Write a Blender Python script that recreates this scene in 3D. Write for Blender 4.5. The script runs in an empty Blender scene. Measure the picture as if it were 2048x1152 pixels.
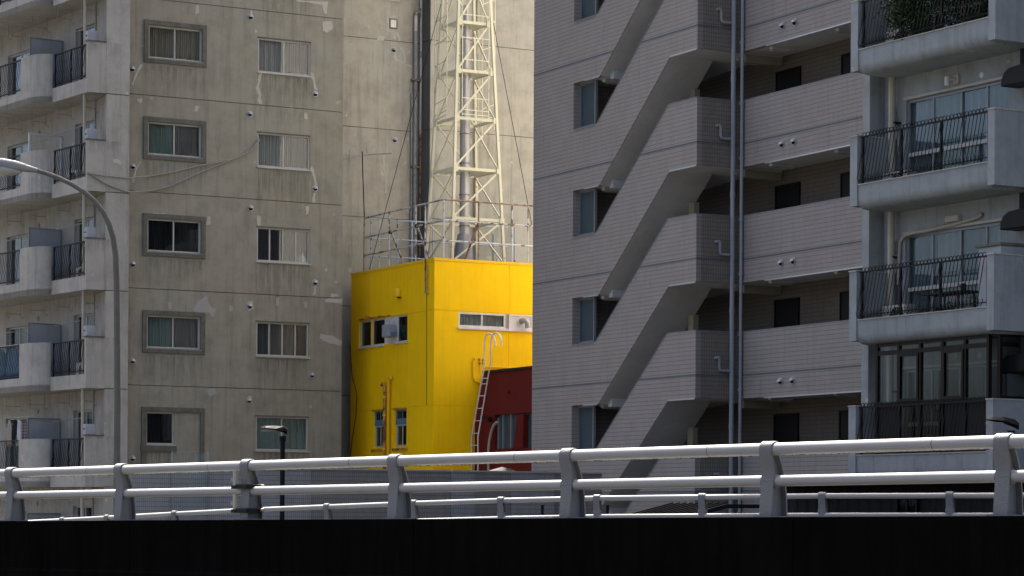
import bpy, bmesh, math, random
from mathutils import Vector, Matrix
R_ = random.Random(7)

# ------------------------------------------------------------------ camera, light, exposure
SC = bpy.context.scene
COL = SC.collection
F = 5108.0; HY = 1033.0; ROLL = math.radians(0.35); EYE = 7.0
cam = bpy.data.cameras.new('camera'); camo = bpy.data.objects.new('camera', cam); COL.objects.link(camo)
camo.location = (0, 0, EYE); camo.rotation_euler = (math.radians(90), -ROLL, 0)
cam.sensor_width = 36.0; cam.lens = 36.0 * F / 2048.0
cam.shift_y = (HY - 576.0) / 2048.0
cam.clip_start = 0.5; cam.clip_end = 3000
SC.camera = camo
SUN = Vector((0.058, 0.595, 1.0)).normalized()
w = bpy.data.worlds.new('World'); SC.world = w; w.use_nodes = True
nt = w.node_tree; bg = nt.nodes['Background']
sky = nt.nodes.new('ShaderNodeTexSky'); sky.sky_type = 'NISHITA'; sky.sun_disc = False
sky.sun_elevation = math.asin(SUN.z); sky.sun_rotation = math.atan2(SUN.x, SUN.y)
sky.air_density = 0.6; sky.dust_density = 8.0; sky.ozone_density = 0.0
nt.links.new(sky.outputs[0], bg.inputs[0]); bg.inputs[1].default_value = 0.10
sl = bpy.data.lights.new('sun', 'SUN'); sl.energy = 5.0; sl.angle = math.radians(0.53); sl.color = (1.0, 0.95, 0.88)
so = bpy.data.objects.new('sun', sl); COL.objects.link(so)
so.rotation_euler = SUN.to_track_quat('Z', 'Y').to_euler(); so.location = (0, 0, 80)
SC.view_settings.view_transform = 'Standard'; SC.view_settings.look = 'None'
SC.view_settings.exposure = 2.34; SC.view_settings.gamma = 1.0

# ------------------------------------------------------------------ measuring: where a line of sight meets a building plane
def ray(px, py):
    a = (px - 1024) / F; b = (HY - py) / F
    c, s = math.cos(ROLL), math.sin(ROLL)
    return (a*c - b*s, 1.0, a*s + b*c)
def P(px, py, d):
    r = ray(px, py); return (r[0]*d, d, EYE + r[2]*d)
class Fr:
    def __init__(s, o, yaw):
        s.o = (o[0], o[1], 0.0 if len(o) < 3 else o[2]); s.yaw = yaw; s.a = math.radians(yaw)
        s.ex = (math.cos(s.a), math.sin(s.a)); s.ey = (-math.sin(s.a), math.cos(s.a))
    def loc(s, p):
        dx, dy = p[0]-s.o[0], p[1]-s.o[1]
        return (dx*s.ex[0]+dy*s.ex[1], dx*s.ey[0]+dy*s.ey[1], p[2]-s.o[2])
    def wor(s, p):
        return (s.o[0]+p[0]*s.ex[0]+p[1]*s.ey[0], s.o[1]+p[0]*s.ex[1]+p[1]*s.ey[1], s.o[2]+p[2])
    def _hit(s, px, py, e, v):
        r = ray(px, py)
        d = (v + s.o[0]*e[0] + s.o[1]*e[1]) / (r[0]*e[0] + r[1]*e[1])
        return s.loc((r[0]*d, r[1]*d, EYE + r[2]*d))
    def X(s, px, py, v=0.0): return s._hit(px, py, s.ex, v)
    def Y(s, px, py, v=0.0): return s._hit(px, py, s.ey, v)

# ------------------------------------------------------------------ mesh building
class MB:
    def __init__(s): s.v = []; s.f = []
    def add(s, vs, fs):
        n = len(s.v); s.v += [tuple(p) for p in vs]; s.f += [tuple(i+n for i in f) for f in fs]
        return s
    def box(s, x0, x1, y0, y1, z0, z1):
        x0, x1 = min(x0, x1), max(x0, x1); y0, y1 = min(y0, y1), max(y0, y1); z0, z1 = min(z0, z1), max(z0, z1)
        return s.add([(x0,y0,z0),(x1,y0,z0),(x1,y1,z0),(x0,y1,z0),(x0,y0,z1),(x1,y0,z1),(x1,y1,z1),(x0,y1,z1)],
              [(0,3,2,1),(4,5,6,7),(0,1,5,4),(1,2,6,5),(2,3,7,6),(3,0,4,7)])
    def prism(s, pts, ax, a, b):
        """polygon pts (u, w) extruded along ax from a to b; ax x:(y,z) y:(x,z) z:(x,y)"""
        def p3(u, w, t): return {'x': (t, u, w), 'y': (u, t, w), 'z': (u, w, t)}[ax]
        n = len(pts)
        vs = [p3(u, w, a) for u, w in pts] + [p3(u, w, b) for u, w in pts]
        fs = [tuple(range(n)), tuple(range(2*n-1, n-1, -1))] + [(i, i+n, (i+1) % n + n, (i+1) % n) for i in range(n)]
        return s.add(vs, fs)
    def sheet(s, grid):
        h = len(grid); k = len(grid[0])
        return s.add([p for row in grid for p in row],
              [(j*k+i, j*k+i+1, (j+1)*k+i+1, (j+1)*k+i) for j in range(h-1) for i in range(k-1)])
    def tube(s, path, r, n=8, closed=False, cap=True):
        path = [Vector(p) for p in path]
        if not isinstance(r, (list, tuple)): r = [r]*len(path)
        m = len(path); rings = []; prev = None
        for i, p in enumerate(path):
            if closed: t = path[(i+1) % m] - path[i-1]
            else: t = path[min(i+1, m-1)] - path[max(i-1, 0)]
            if t.length < 1e-9: t = Vector((0, 0, 1))
            t.normalize()
            if prev is None:
                u = Vector((0, 0, 1)) if abs(t.z) < .9 else Vector((1, 0, 0))
            else: u = prev
            u = (u - t*u.dot(t)).normalized(); prev = u; w_ = t.cross(u)
            rings.append([p + (u*math.cos(2*math.pi*k/n) + w_*math.sin(2*math.pi*k/n))*r[i] for k in range(n)])
        vs = [tuple(q) for rg in rings for q in rg]; fs = []
        for i in range(m if closed else m-1):
            j = (i+1) % m
            for k in range(n): fs.append((i*n+k, i*n+(k+1) % n, j*n+(k+1) % n, j*n+k))
        if cap and not closed:
            fs.append(tuple(range(n-1, -1, -1))); fs.append(tuple((m-1)*n+k for k in range(n)))
        return s.add(vs, fs)
    def bar(s, a, b, w_, h=None):
        """square bar from a to b"""
        h = h or w_; a = Vector(a); b = Vector(b); t = (b-a).normalized()
        u = Vector((0, 0, 1)) if abs(t.z) < .95 else Vector((1, 0, 0))
        x = t.cross(u).normalized()*w_/2; y = x.cross(t).normalized()*h/2
        vs = [a-x-y, a+x-y, a+x+y, a-x+y, b-x-y, b+x-y, b+x+y, b-x+y]
        return s.add(vs, [(0,3,2,1),(4,5,6,7),(0,1,5,4),(1,2,6,5),(2,3,7,6),(3,0,4,7)])
    def wall(s, ax, v0, v1, u0, u1, z0, z1, holes=()):
        """upright slab with rectangular holes (ua, ub, za, zb); outer face at v0, inner at v1"""
        us = sorted({u0, u1, *[min(max(h[i], u0), u1) for h in holes for i in (0, 1)]})
        zs = sorted({z0, z1, *[min(max(h[i], z0), z1) for h in holes for i in (2, 3)]})
        def solid(i, j):
            if i < 0 or j < 0 or i >= len(us)-1 or j >= len(zs)-1: return False
            u = (us[i]+us[i+1])/2; z = (zs[j]+zs[j+1])/2
            return not any(h[0] < u < h[1] and h[2] < z < h[3] for h in holes)
        def p(u, v, z): return (v, u, z) if ax == 'x' else (u, v, z)
        for i in range(len(us)-1):
            for j in range(len(zs)-1):
                if not solid(i, j): continue
                a, b, c, d = us[i], us[i+1], zs[j], zs[j+1]
                s.add([p(a,v0,c),p(b,v0,c),p(b,v0,d),p(a,v0,d)], [(0,1,2,3)])
                s.add([p(a,v1,c),p(b,v1,c),p(b,v1,d),p(a,v1,d)], [(3,2,1,0)])
                if not solid(i-1, j): s.add([p(a,v0,c),p(a,v0,d),p(a,v1,d),p(a,v1,c)], [(0,1,2,3)])
                if not solid(i+1, j): s.add([p(b,v0,c),p(b,v1,c),p(b,v1,d),p(b,v0,d)], [(0,1,2,3)])
                if not solid(i, j-1): s.add([p(a,v0,c),p(a,v1,c),p(b,v1,c),p(b,v0,c)], [(0,1,2,3)])
                if not solid(i, j+1): s.add([p(a,v0,d),p(b,v0,d),p(b,v1,d),p(a,v1,d)], [(0,1,2,3)])
        return s
    def lathe(s, prof, c, ax='z', n=16, ang=2*math.pi, a0=0.0):
        """profile (r, h) turned round axis ax through c"""
        full = abs(ang-2*math.pi) < 1e-6; k = n if full else n+1; vs = []
        for r, h in prof:
            for i in range(k):
                t = a0 + ang*i/n; x, y = r*math.cos(t), r*math.sin(t)
                q = {'z': (x, y, h), 'x': (h, x, y), 'y': (x, h, y)}[ax]
                vs.append((c[0]+q[0], c[1]+q[1], c[2]+q[2]))
        fs = []
        for j in range(len(prof)-1):
            for i in range(n if full else n):
                i2 = (i+1) % k if full else i+1
                fs.append((j*k+i, j*k+i2, (j+1)*k+i2, (j+1)*k+i))
        return s.add(vs, fs)
    def xf(s, a, b):
        s.v = [b.loc(a.wor(p)) for p in s.v]; return s
    def build(s, name, mat, parent=None, smooth=False, bev=0.0, label=None, kind=None):
        me = bpy.data.meshes.new(name); me.from_pydata(s.v, [], s.f); me.validate()
        bm = bmesh.new(); bm.from_mesh(me)
        bmesh.ops.remove_doubles(bm, verts=bm.verts, dist=1e-5)
        bmesh.ops.recalc_face_normals(bm, faces=bm.faces); bm.to_mesh(me); bm.free()
        me.materials.append(M[mat])
        if smooth:
            me.polygons.foreach_set('use_smooth', [True]*len(me.polygons))
            try: me.set_sharp_from_angle(angle=math.radians(40))
            except Exception: pass
        o = bpy.data.objects.new(name, me); COL.objects.link(o)
        if parent is not None: o.parent = parent
        if bev:
            b = o.modifiers.new('bevel', 'BEVEL'); b.width = bev; b.segments = 2; b.limit_method = 'ANGLE'
        if label: o['label'] = label
        if kind: o['kind'] = kind
        return o
def tag(o, label, cat, group=None):
    o['label'] = label; o['category'] = cat
    if group: o['group'] = group
    return o
def thing(name, label, cat, fr=None, loc=None, rz=0.0, group=None):
    o = bpy.data.objects.new(name, None); COL.objects.link(o); o.empty_display_size = .2
    if fr is not None: o.location = fr.o; o.rotation_euler = (0, 0, fr.a)
    else: o.location = loc; o.rotation_euler = (0, 0, rz)
    return tag(o, label, cat, group)
def kids(o): return [c for c in bpy.data.objects if c.parent == o]
def copy_tree(o, parent=None):
    c = o.copy(); COL.objects.link(c); c.parent = parent
    for ch in kids(o): copy_tree(ch, c)
    return c
def struct(o):
    o['kind'] = 'structure'; return o

# ------------------------------------------------------------------ materials
M = {}
def newmat(name):
    m = bpy.data.materials.new(name); m.use_nodes = True; M[name] = m
    return m, m.node_tree.nodes, m.node_tree.links, m.node_tree.nodes['Principled BSDF']
class NB:
    """small helper for node graphs"""
    def __init__(s, m): s.n = m.node_tree.nodes; s.l = m.node_tree.links
    def co(s, scale=(1,1,1), kind='Object'):
        t = s.n.new('ShaderNodeTexCoord'); mp = s.n.new('ShaderNodeMapping'); mp.inputs['Scale'].default_value = scale
        s.l.new(t.outputs[kind], mp.inputs[0]); return mp.outputs[0]
    def noise(s, v, scale, det=4, rough=.6):
        t = s.n.new('ShaderNodeTexNoise'); t.inputs['Scale'].default_value = scale
        t.inputs['Detail'].default_value = det; t.inputs['Roughness'].default_value = rough
        s.l.new(v, t.inputs['Vector']); return t.outputs[0]
    def ramp(s, f, a, b, lo=0.0, hi=1.0):
        t = s.n.new('ShaderNodeMapRange'); t.inputs[1].default_value = a; t.inputs[2].default_value = b
        t.inputs[3].default_value = lo; t.inputs[4].default_value = hi; s.l.new(f, t.inputs[0]); return t.outputs[0]
    def math(s, op, a, b=None, c=None):
        t = s.n.new('ShaderNodeMath'); t.operation = op
        for i, q in enumerate((a, b, c)):
            if q is None: continue
            if isinstance(q, (int, float)): t.inputs[i].default_value = q
            else: s.l.new(q, t.inputs[i])
        return t.outputs[0]
    def mix(s, f, a, b, mode='MIX'):
        t = s.n.new('ShaderNodeMix'); t.data_type = 'RGBA'; t.blend_type = mode
        if isinstance(f, (int, float)): t.inputs[0].default_value = f
        else: s.l.new(f, t.inputs[0])
        for i, q in ((6, a), (7, b)):
            if isinstance(q, (tuple, list)): t.inputs[i].default_value = (*q[:3], 1)
            else: s.l.new(q, t.inputs[i])
        return t.outputs[2]
    def xyz(s, v):
        t = s.n.new('ShaderNodeSeparateXYZ'); s.l.new(v, t.inputs[0]); return t.outputs
    def bump(s, h, st, dist=.01):
        t = s.n.new('ShaderNodeBump'); t.inputs['Strength'].default_value = st; t.inputs['Distance'].default_value = dist
        s.l.new(h, t.inputs['Height']); return t.outputs[0]
def mat(name, col, rough=.7, var=.25, scale=3.0, streak=0.0, dark=None, bump=.15, bscale=60, metal=0.0, spec=.15, speck=None):
    m, n, l, b = newmat(name); g = NB(m)
    co = g.co(); dark = dark or tuple(c*.35 for c in col)
    f = g.ramp(g.noise(co, scale, 6, .65), .35, .75, 0, var)
    c = g.mix(f, col, dark)
    if streak:
        st = g.noise(g.co((5, 5, .35)), 1.6, 5, .7)
        c = g.mix(g.ramp(st, .48, .78, 0, streak), c, dark)
    if speck:
        c = g.mix(g.ramp(g.noise(co, speck[1], 3, .6), speck[2], speck[2]+.05), c, speck[0])
    l.new(c, b.inputs['Base Color'])
    b.inputs['Roughness'].default_value = rough; b.inputs['Metallic'].default_value = metal
    b.inputs['Specular IOR Level'].default_value = spec
    if bump: l.new(g.bump(g.noise(co, bscale, 4), bump), b.inputs['Normal'])
    return m

FH = 2.79
def facade(name, col, stains, joint=None, warm=None):
    """weathered render: blotches, rain streaks, run-off stains below sills"""
    m, n, l, b = newmat(name); g = NB(m); co = g.co(); dark = tuple(c*.25 for c in col)
    big = g.noise(co, .45, 5, .6); mid = g.noise(co, 1.7, 8, .7)
    c = g.mix(g.ramp(big, .35, .7, 0, .5), col, tuple(q*.72 for q in (warm or col)))
    c = g.mix(g.ramp(mid, .45, .85, 0, .5), c, dark)
    st = g.noise(g.co((4.5, 4.5, .22)), 1.3, 7, .75)
    c = g.mix(g.ramp(st, .50, .82, 0, .62), c, dark)
    fine = g.noise(g.co((7, 7, .55)), 1.4, 6, .75)
    for (x0, x1, zt, ln, amt) in stains:
        o = g.xyz(co)
        inx = g.math('MULTIPLY', g.ramp(o[0], x0-.12, x0+.12), g.ramp(o[0], x1+.12, x1-.12))
        zz = g.math('FRACT', g.math('DIVIDE', g.math('SUBTRACT', zt, o[2]), FH))       # 0 at the sill, growing downwards
        fall = g.math('MULTIPLY', g.ramp(zz, 0, ln/FH, 1, 0), g.ramp(fine, .42, .7))
        c = g.mix(g.math('MULTIPLY', g.math('MULTIPLY', inx, fall), amt), c, tuple(q*.13 for q in col))
    patch = g.noise(co, 2.6, 2, .4)
    c = g.mix(g.ramp(patch, .735, .75, 0, .5), c, tuple(min(1, q*1.5) for q in col))
    l.new(c, b.inputs['Base Color']); b.inputs['Roughness'].default_value = .85
    b.inputs['Specular IOR Level'].default_value = .08
    l.new(g.bump(g.noise(co, 25, 6, .7), .25, .02), b.inputs['Normal'])
    return m
def tiles(name, col, grout, pz=.1055, pu=.05, var=.25, jz=.12, ju=.16, gu=.5, z0=0.0):
    """small glazed facade tiles, 45 x 95 mm; local (x + y) runs along either wall direction"""
    m, n, l, b = newmat(name); g = NB(m); co = g.co(); o = g.xyz(co)
    u = g.math('DIVIDE', g.math('ADD', o[0], o[1]), pu); z = g.math('DIVIDE', g.math('ADD', o[2], z0), pz)
    fu = g.math('FRACT', g.math('ADD', u, 1000)); fz = g.math('FRACT', z)
    ml = g.math('LESS_THAN', fz, jz); mu = g.math('LESS_THAN', fu, ju)
    cb = n.new('ShaderNodeCombineXYZ')
    l.new(g.math('FLOOR', g.math('ADD', u, 1000)), cb.inputs[0]); l.new(g.math('FLOOR', z), cb.inputs[1])
    wn = n.new('ShaderNodeTexWhiteNoise'); l.new(cb.outputs[0], wn.inputs['Vector'])
    sh = n.new('ShaderNodeCombineXYZ')      # sheets of tiles differ a little
    l.new(g.math('FLOOR', g.math('DIVIDE', g.math('ADD', u, 1000), 6)), sh.inputs[0]); l.new(g.math('FLOOR', g.math('DIVIDE', z, 3)), sh.inputs[1])
    w2 = n.new('ShaderNodeTexWhiteNoise'); l.new(sh.outputs[0], w2.inputs['Vector'])
    c = g.mix(g.math('MULTIPLY', wn.outputs[0], var), col, tuple(q*.55 for q in col))
    c = g.mix(g.math('MULTIPLY', w2.outputs[0], .16), c, tuple(q*.55 for q in col))
    c = g.mix(g.ramp(g.noise(co, .6, 4), .4, .75, 0, .22), c, (col[0]*.75, col[1]*.68, col[2]*.62))
    c = g.mix(g.ramp(g.noise(g.co((4, 4, .3)), 1.5, 5, .7), .55, .8, 0, .25), c, grout)
    c = g.mix(g.math('MULTIPLY', mu, gu), c, grout); c = g.mix(g.math('MULTIPLY', ml, .62), c, grout)
    l.new(c, b.inputs['Base Color']); b.inputs['Roughness'].default_value = .6; b.inputs['Specular IOR Level'].default_value = .2
    jm = g.math('SUBTRACT', 1.0, g.math('MAXIMUM', mu, ml)); l.new(g.bump(jm, .5, .004), b.inputs['Normal'])
    return m
def rusty(name, paint, rust, scale, amt):
    m, n, l, b = newmat(name); g = NB(m); co = g.co()
    f = g.ramp(g.noise(co, scale, 5, .7), amt, amt+.06)
    c = g.mix(f, paint, rust); c = g.mix(g.ramp(g.noise(co, scale*2.3, 3), .62, .66), c, (.03, .018, .015))
    l.new(c, b.inputs['Base Color']); b.inputs['Roughness'].default_value = .75
    l.new(g.bump(g.noise(co, 40, 4), .4), b.inputs['Normal']); return m
def glass(name, tint, fac, rough=.02, gcol=(.9, .93, .95)):
    m, n, l, b = newmat(name); g = NB(m); n.remove(b)
    tr = n.new('ShaderNodeBsdfTransparent'); tr.inputs[0].default_value = (*tint, 1)
    gl = n.new('ShaderNodeBsdfGlossy'); gl.inputs[0].default_value = (*gcol, 1); gl.inputs['Roughness'].default_value = rough
    lw = n.new('ShaderNodeLayerWeight'); lw.inputs[0].default_value = .5
    fz = g.math('ADD', g.math('MULTIPLY', g.math('POWER', lw.outputs['Facing'], 5.0), .95), .045)
    mx = n.new('ShaderNodeMixShader'); l.new(g.math('ADD', fz, fac), mx.inputs[0])
    l.new(tr.outputs[0], mx.inputs[1]); l.new(gl.outputs[0], mx.inputs[2])
    l.new(g.bump(g.noise(g.co(), 1.2, 2), .08, .02), gl.inputs['Normal'])
    l.new(mx.outputs[0], n['Material Output'].inputs[0]); return m

facade('concrete_front', (.27, .262, .215), [(-6.3, -4.4, 19.97, 1.0, .75), (-2.8, -1.0, 20.0, 1.5, .8), (-2.9, -2.5, 19.2, .6, .3)], warm=(.34, .29, .22))
facade('concrete_back', (.335, .328, .285), [(1.1, 1.5, 21.0, 2.4, .3)], warm=(.55, .48, .37))
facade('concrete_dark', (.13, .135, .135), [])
facade('balcony_paint', (.37, .36, .325), [(-8.3, -7.2, 20.38, .45, .5)], warm=(.38, .35, .31))
facade('right_paint', (.275, .30, .305), [(.0, .01, 20, .2, .1)])
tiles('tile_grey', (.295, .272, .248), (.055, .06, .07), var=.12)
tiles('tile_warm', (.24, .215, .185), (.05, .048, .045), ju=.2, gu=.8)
tiles('tile_inner_shaded', (.15, .13, .105), (.03, .03, .03), ju=.2, gu=.8)  # corridor tiles with recess shade put into the colour
tiles('tile_low', (.25, .23, .21), (.05, .05, .05), gu=.6)
tiles('tile_low_pale', (.30, .30, .29), (.06, .06, .065), gu=.6)
mat('soffit', (.52, .52, .515), .85, .3, 1.2, .2)
mat('soffit_cream', (.30, .28, .20), .8, .2, 1.5)
mat('dark_room', (.006, .006, .007), .9, 0, 1, bump=0)
mat('door_dark', (.005, .0055, .007), .4, .2, 3, bump=0)
mat('groove', (.075, .07, .06), .9, .3, 3)
mat('stripe_blue', (.10, .12, .14), .6, .2, 3, bump=0)
mat('alu', (.40, .40, .375), .5, .25, 4, metal=.1, bump=.05)
mat('alu_grey', (.22, .24, .25), .45, .2, 4, metal=.3, bump=.05)
mat('steel_trim', (.45, .47, .5), .35, .2, 8, metal=.6, bump=.05)
mat('brown_frame', (.007, .005, .004), .45, .2, 4, bump=0)
mat('blue_frame', (.10, .19, .27), .5, .4, 6, bump=.1)
mat('pipe_grey', (.29, .315, .335), .5, .3, 2, .2)
mat('pipe_cream', (.36, .34, .27), .6, .3, 2, .3)
mat('pipe_pale', (.62, .60, .58), .6, .35, 5, .5, dark=(.12, .12, .13))
mat('pipe_dull', (.18, .20, .20), .6, .5, 6, .6, dark=(.5, .5, .48))
mat('yellow', (.93, .57, .004), .6, .28, 1.1, .40, dark=(.66, .37, .008), bump=.2, bscale=90, spec=.08)
mat('yellow_trim', (.80, .50, .02), .5, .2, 5, .2, dark=(.45, .22, .01))
mat('red', (.12, .012, .009), .8, .25, 1.5, .2, dark=(.06, .01, .008), bscale=90)
mat('black_trim', (.018, .016, .015), .5, .2, 4, bump=0)
mat('black_metal', (.005, .005, .0055), .5, .2, 6, bump=.05)
mat('white_paint', (.66, .65, .62), .5, .3, 5, .3, dark=(.35, .22, .12))
mat('tower_paint', (.60, .58, .43), .5, .2, 3, .15, dark=(.55, .48, .32), speck=((.42, .22, .10), 5, .66))
mat('duct_steel', (.40, .39, .37), .38, .3, 3, .5, dark=(.22, .19, .17), metal=.85, bump=.1, bscale=8)
mat('duct_dull', (.25, .25, .26), .5, .3, 3, .5, metal=.6)
rusty('rusty_rail', (.45, .47, .48), (.15, .08, .055), 3.5, .52)
rusty('rusty_blue', (.30, .36, .42), (.13, .06, .04), 3.0, .62)
rusty('rusty_pipe', (.26, .18, .13), (.11, .06, .04), 4, .5)
rusty('rusty_yellow', (.5, .25, .03), (.14, .05, .02), 5, .5)
mat('vent_steel', (.42, .44, .46), .4, .3, 10, metal=.6, bump=.05)
mat('cable', (.27, .26, .23), .8, .3, 8, bump=0)
mat('plaster', (.40, .39, .35), .9, .6, 6, .2, dark=(.3, .29, .25), bump=.3)
mat('plaster_dim', (.31, .305, .29), .9, .35, 6, .2, dark=(.2, .2, .18), bump=.3)
mat('surround', (.135, .132, .11), .85, .6, 5, .6, dark=(.05, .048, .042), bump=.3)
mat('box_white', (.55, .56, .56), .5, .2, 5, .2)
mat('box_beige', (.40, .38, .33), .5, .3, 5, .2)
mat('partition', (.30, .32, .34), .6, .15, 1.5, .2)
mat('lamp_pole', (.12, .12, .105), .5, .35, 3, .3)
mat('lamp_head', (.24, .25, .25), .35, .2, 5, metal=.4)
mat('lamp_glass', (.30, .28, .24), .12, .3, 9, bump=0, spec=.8)
mat('guard_white', (.24, .24, .237), .38, .22, 2.5, .2, dark=(.30, .29, .26), bump=.08, spec=.3)
mat('guard_post', (.14, .145, .15), .55, .35, 6, .45, dark=(.12, .12, .12), bump=.5, bscale=45, metal=.15)
mat('guard_dirt', (.10, .085, .065), .9, .5, 30, bump=.3)
mat('rear_bounce_render', (.48, .465, .43), .8, .1, 1)  # pale tone picked to bounce sunlight onto the walls opposite
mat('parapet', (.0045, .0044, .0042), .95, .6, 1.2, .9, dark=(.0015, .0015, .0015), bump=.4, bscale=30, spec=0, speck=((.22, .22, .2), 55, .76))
mat('asphalt', (.05, .05, .05), .9, .3, 2)
mat('ground', (.05, .048, .044), .9, .4, .3)
mat('roof_black', (.008, .008, .009), .6, .3, 3)
mat('curtain_mid', (.13, .13, .125), .9, .2, 3, .2)
mat('curtain_white', (.46, .475, .455), .9, .2, 3, .3)
mat('curtain_beige', (.34, .32, .25), .9, .2, 3, .2)
mat('curtain_green', (.28, .36, .33), .9, .2, 3, .2)
mat('curtain_grey', (.26, .255, .24), .9, .2, 3, .2)
mat('curtain_dark', (.035, .037, .042), .9, .2, 3, .2)
mat('curtain_blue', (.33, .37, .385), .9, .2, 3, .3)
mat('leaf', (.018, .038, .012), .6, .6, 4, dark=(.012, .03, .008), bump=0)
mat('leaf_light', (.045, .065, .014), .6, .5, 4, bump=0)
mat('bark', (.08, .06, .04), .9, .4, 8)
mat('terracotta', (.22, .08, .04), .8, .3, 6)
mat('wood_dark', (.03, .022, .018), .7, .3, 6)
mat('blue_plastic', (.02, .12, .25), .5, .2, 5, bump=0)
mat('cloth_white', (.5, .5, .5), .9, .2, 9); mat('cloth_black', (.015, .015, .018), .9, .2, 9)
mat('cloth_pink', (.38, .16, .15), .9, .2, 9); mat('cloth_blue', (.10, .16, .22), .9, .2, 9)
glass('glass', (.88, .885, .875), .0)
glass('glass_dark', (.55, .58, .57), .0)
glass('glass_blue', (.80, .84, .85), .0, .02, (.75, .9, 1))
mat('frosted', (.045, .07, .08), .35, .3, 1.2, .2, bump=.05, spec=.35)
mat('corrugated', (.30, .31, .25), .5, .2, 3, .2)
def translucent():
    m, n, l, b = newmat('teal_sheet'); b.inputs['Base Color'].default_value = (.25, .36, .36, 1); b.inputs['Roughness'].default_value = .4
    b.inputs['Alpha'].default_value = .13
translucent()
def plaid():
    m, n, l, b = newmat('cloth_plaid'); g = NB(m); o = g.xyz(g.co())
    a = g.math('LESS_THAN', g.math('FRACT', g.math('MULTIPLY', g.math('ADD', o[1], 50), 11)), .45)
    c = g.math('LESS_THAN', g.math('FRACT', g.math('MULTIPLY', o[2], 11)), .45)
    l.new(g.mix(g.math('MULTIPLY', g.math('ADD', a, c), .5), (.22, .18, .15), (.02, .02, .022)), b.inputs['Base Color']); b.inputs['Roughness'].default_value = .9
plaid()

# ------------------------------------------------------------------ shared makers
def window(pr, ax, v, u0, u1, z0, z1, n=2, cur=('curtain_grey',), rec=.06, fw=.045, fm='alu', gm='glass', sill=True, name='window', wave=.03, splits=None, swap=False):
    """sliding window let into a wall whose outer face is at v; frame, panes, curtains and sill"""
    def bx(mb, ua, ub, va, vb, za, zb):
        return mb.box(va, vb, ua, ub, za, zb) if ax == 'x' else mb.box(ua, ub, va, vb, za, zb)
    f = MB(); a = v+rec; e = a+.07
    bx(f, u0, u1, a, e, z1-fw, z1); bx(f, u0, u1, a, e, z0, z0+fw)
    bx(f, u0, u0+fw, a, e, z0+fw, z1-fw); bx(f, u1-fw, u1, a, e, z0+fw, z1-fw)
    sp = splits or [i/n for i in range(1, n)]
    cs = [u0+fw/2] + [u0+(u1-u0)*q for q in sp] + [u1-fw/2]
    for i, c in enumerate(cs[1:-1]): bx(f, c-fw*.45, c+fw*.45, a+.008, e-.01, z0+fw, z1-fw)
    fo = f.build(name, fm, pr)
    for i in range(len(cs)-1):
        p = MB(); dd = a+.022+(.018 if i % 2 else 0)
        bx(p, cs[i]+fw*.4, cs[i+1]-fw*.4, dd, dd+.006, z0+fw*.9, z1-fw*.9)
        p.build('pane', gm, fo)
        cm = cur[i % len(cur)]
        if cm:
            N = 40; g = []
            for zz in (z0+.02, z1-.02):
                g.append([])
                for k in range(N+1):
                    u = cs[i]+(cs[i+1]-cs[i])*k/N
                    q = a+.13+wave*math.sin(k*1.9+i)+wave*.6*math.sin(k*.7+zz)
                    g[-1].append((q, u, zz) if ax == 'x' else (u, q, zz))
            MB().sheet(g).build('curtain', cm, fo, smooth=True)
    if sill:
        s = MB(); bx(s, u0-.03, u1+.04, v-.05, a+.02, z0-.04, z0-.003); s.build('sill', fm, fo)
    return fo
def vent_hood(pr, p, ax='y', r=.075, m='vent_steel'):
    """round hooded wall vent: flange, half-dome cowl open below"""
    x, y, z = p; mb = MB()
    if ax == 'y':
        mb.lathe([(r*1.25, 0), (r*1.25, -.015), (r, -.015), (r*.98, -.03)], (x, y, z), 'y', 14)
        g = []
        for j in range(6):
            t = math.pi/2*j/5
            g.append([(x+r*math.cos(math.pi*k/8-0)*math.cos(t*.9), y-.02-1.25*r*math.sin(t), z+r*math.sin(math.pi*k/8)*math.cos(t*.9)-.25*r*math.sin(t)) for k in range(9)])
        mb.sheet(g)
    else:
        mb.lathe([(r*1.25, 0), (r*1.25, -.015), (r, -.015), (r*.98, -.03)], (x, y, z), 'x', 14)
        g = []
        for j in range(6):
            t = math.pi/2*j/5
            g.append([(x-.02-1.25*r*math.sin(t), y+r*math.cos(math.pi*k/8)*math.cos(t*.9), z+r*math.sin(math.pi*k/8)*math.cos(t*.9)-.25*r*math.sin(t)) for k in range(9)])
        mb.sheet(g)
    o = mb.build('vent_hood', m, pr, smooth=True)
    d = MB()
    if ax == 'y': d.lathe([(0, -.032), (r*.96, -.032)], (x, y, z), 'y', 14)
    else: d.lathe([(0, -.032), (r*.96, -.032)], (x, y, z), 'x', 14)
    d.build('vent_opening', 'dark_room', o)
    return o
def patch(pr, fr, pts, ax, v, m='plaster', th=.006):
    """hand-trowelled repair mortar, a few millimetres proud"""
    q = [(fr.Y(a, b, v) if ax == 'y' else fr.X(a, b, v)) for a, b in pts]
    uv = [(p[0], p[2]) if ax == 'y' else (p[1], p[2]) for p in q]
    out = []
    for i in range(len(uv)):
        a, b = uv[i], uv[(i+1) % len(uv)]
        for t in (0, .33, .66):
            out.append((a[0]+(b[0]-a[0])*t+R_.uniform(-1, 1)*.022, a[1]+(b[1]-a[1])*t+R_.uniform(-1, 1)*.022))
    MB().prism(out, ax, v-th, v+.02).build('mortar_patch', m, pr)
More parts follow.
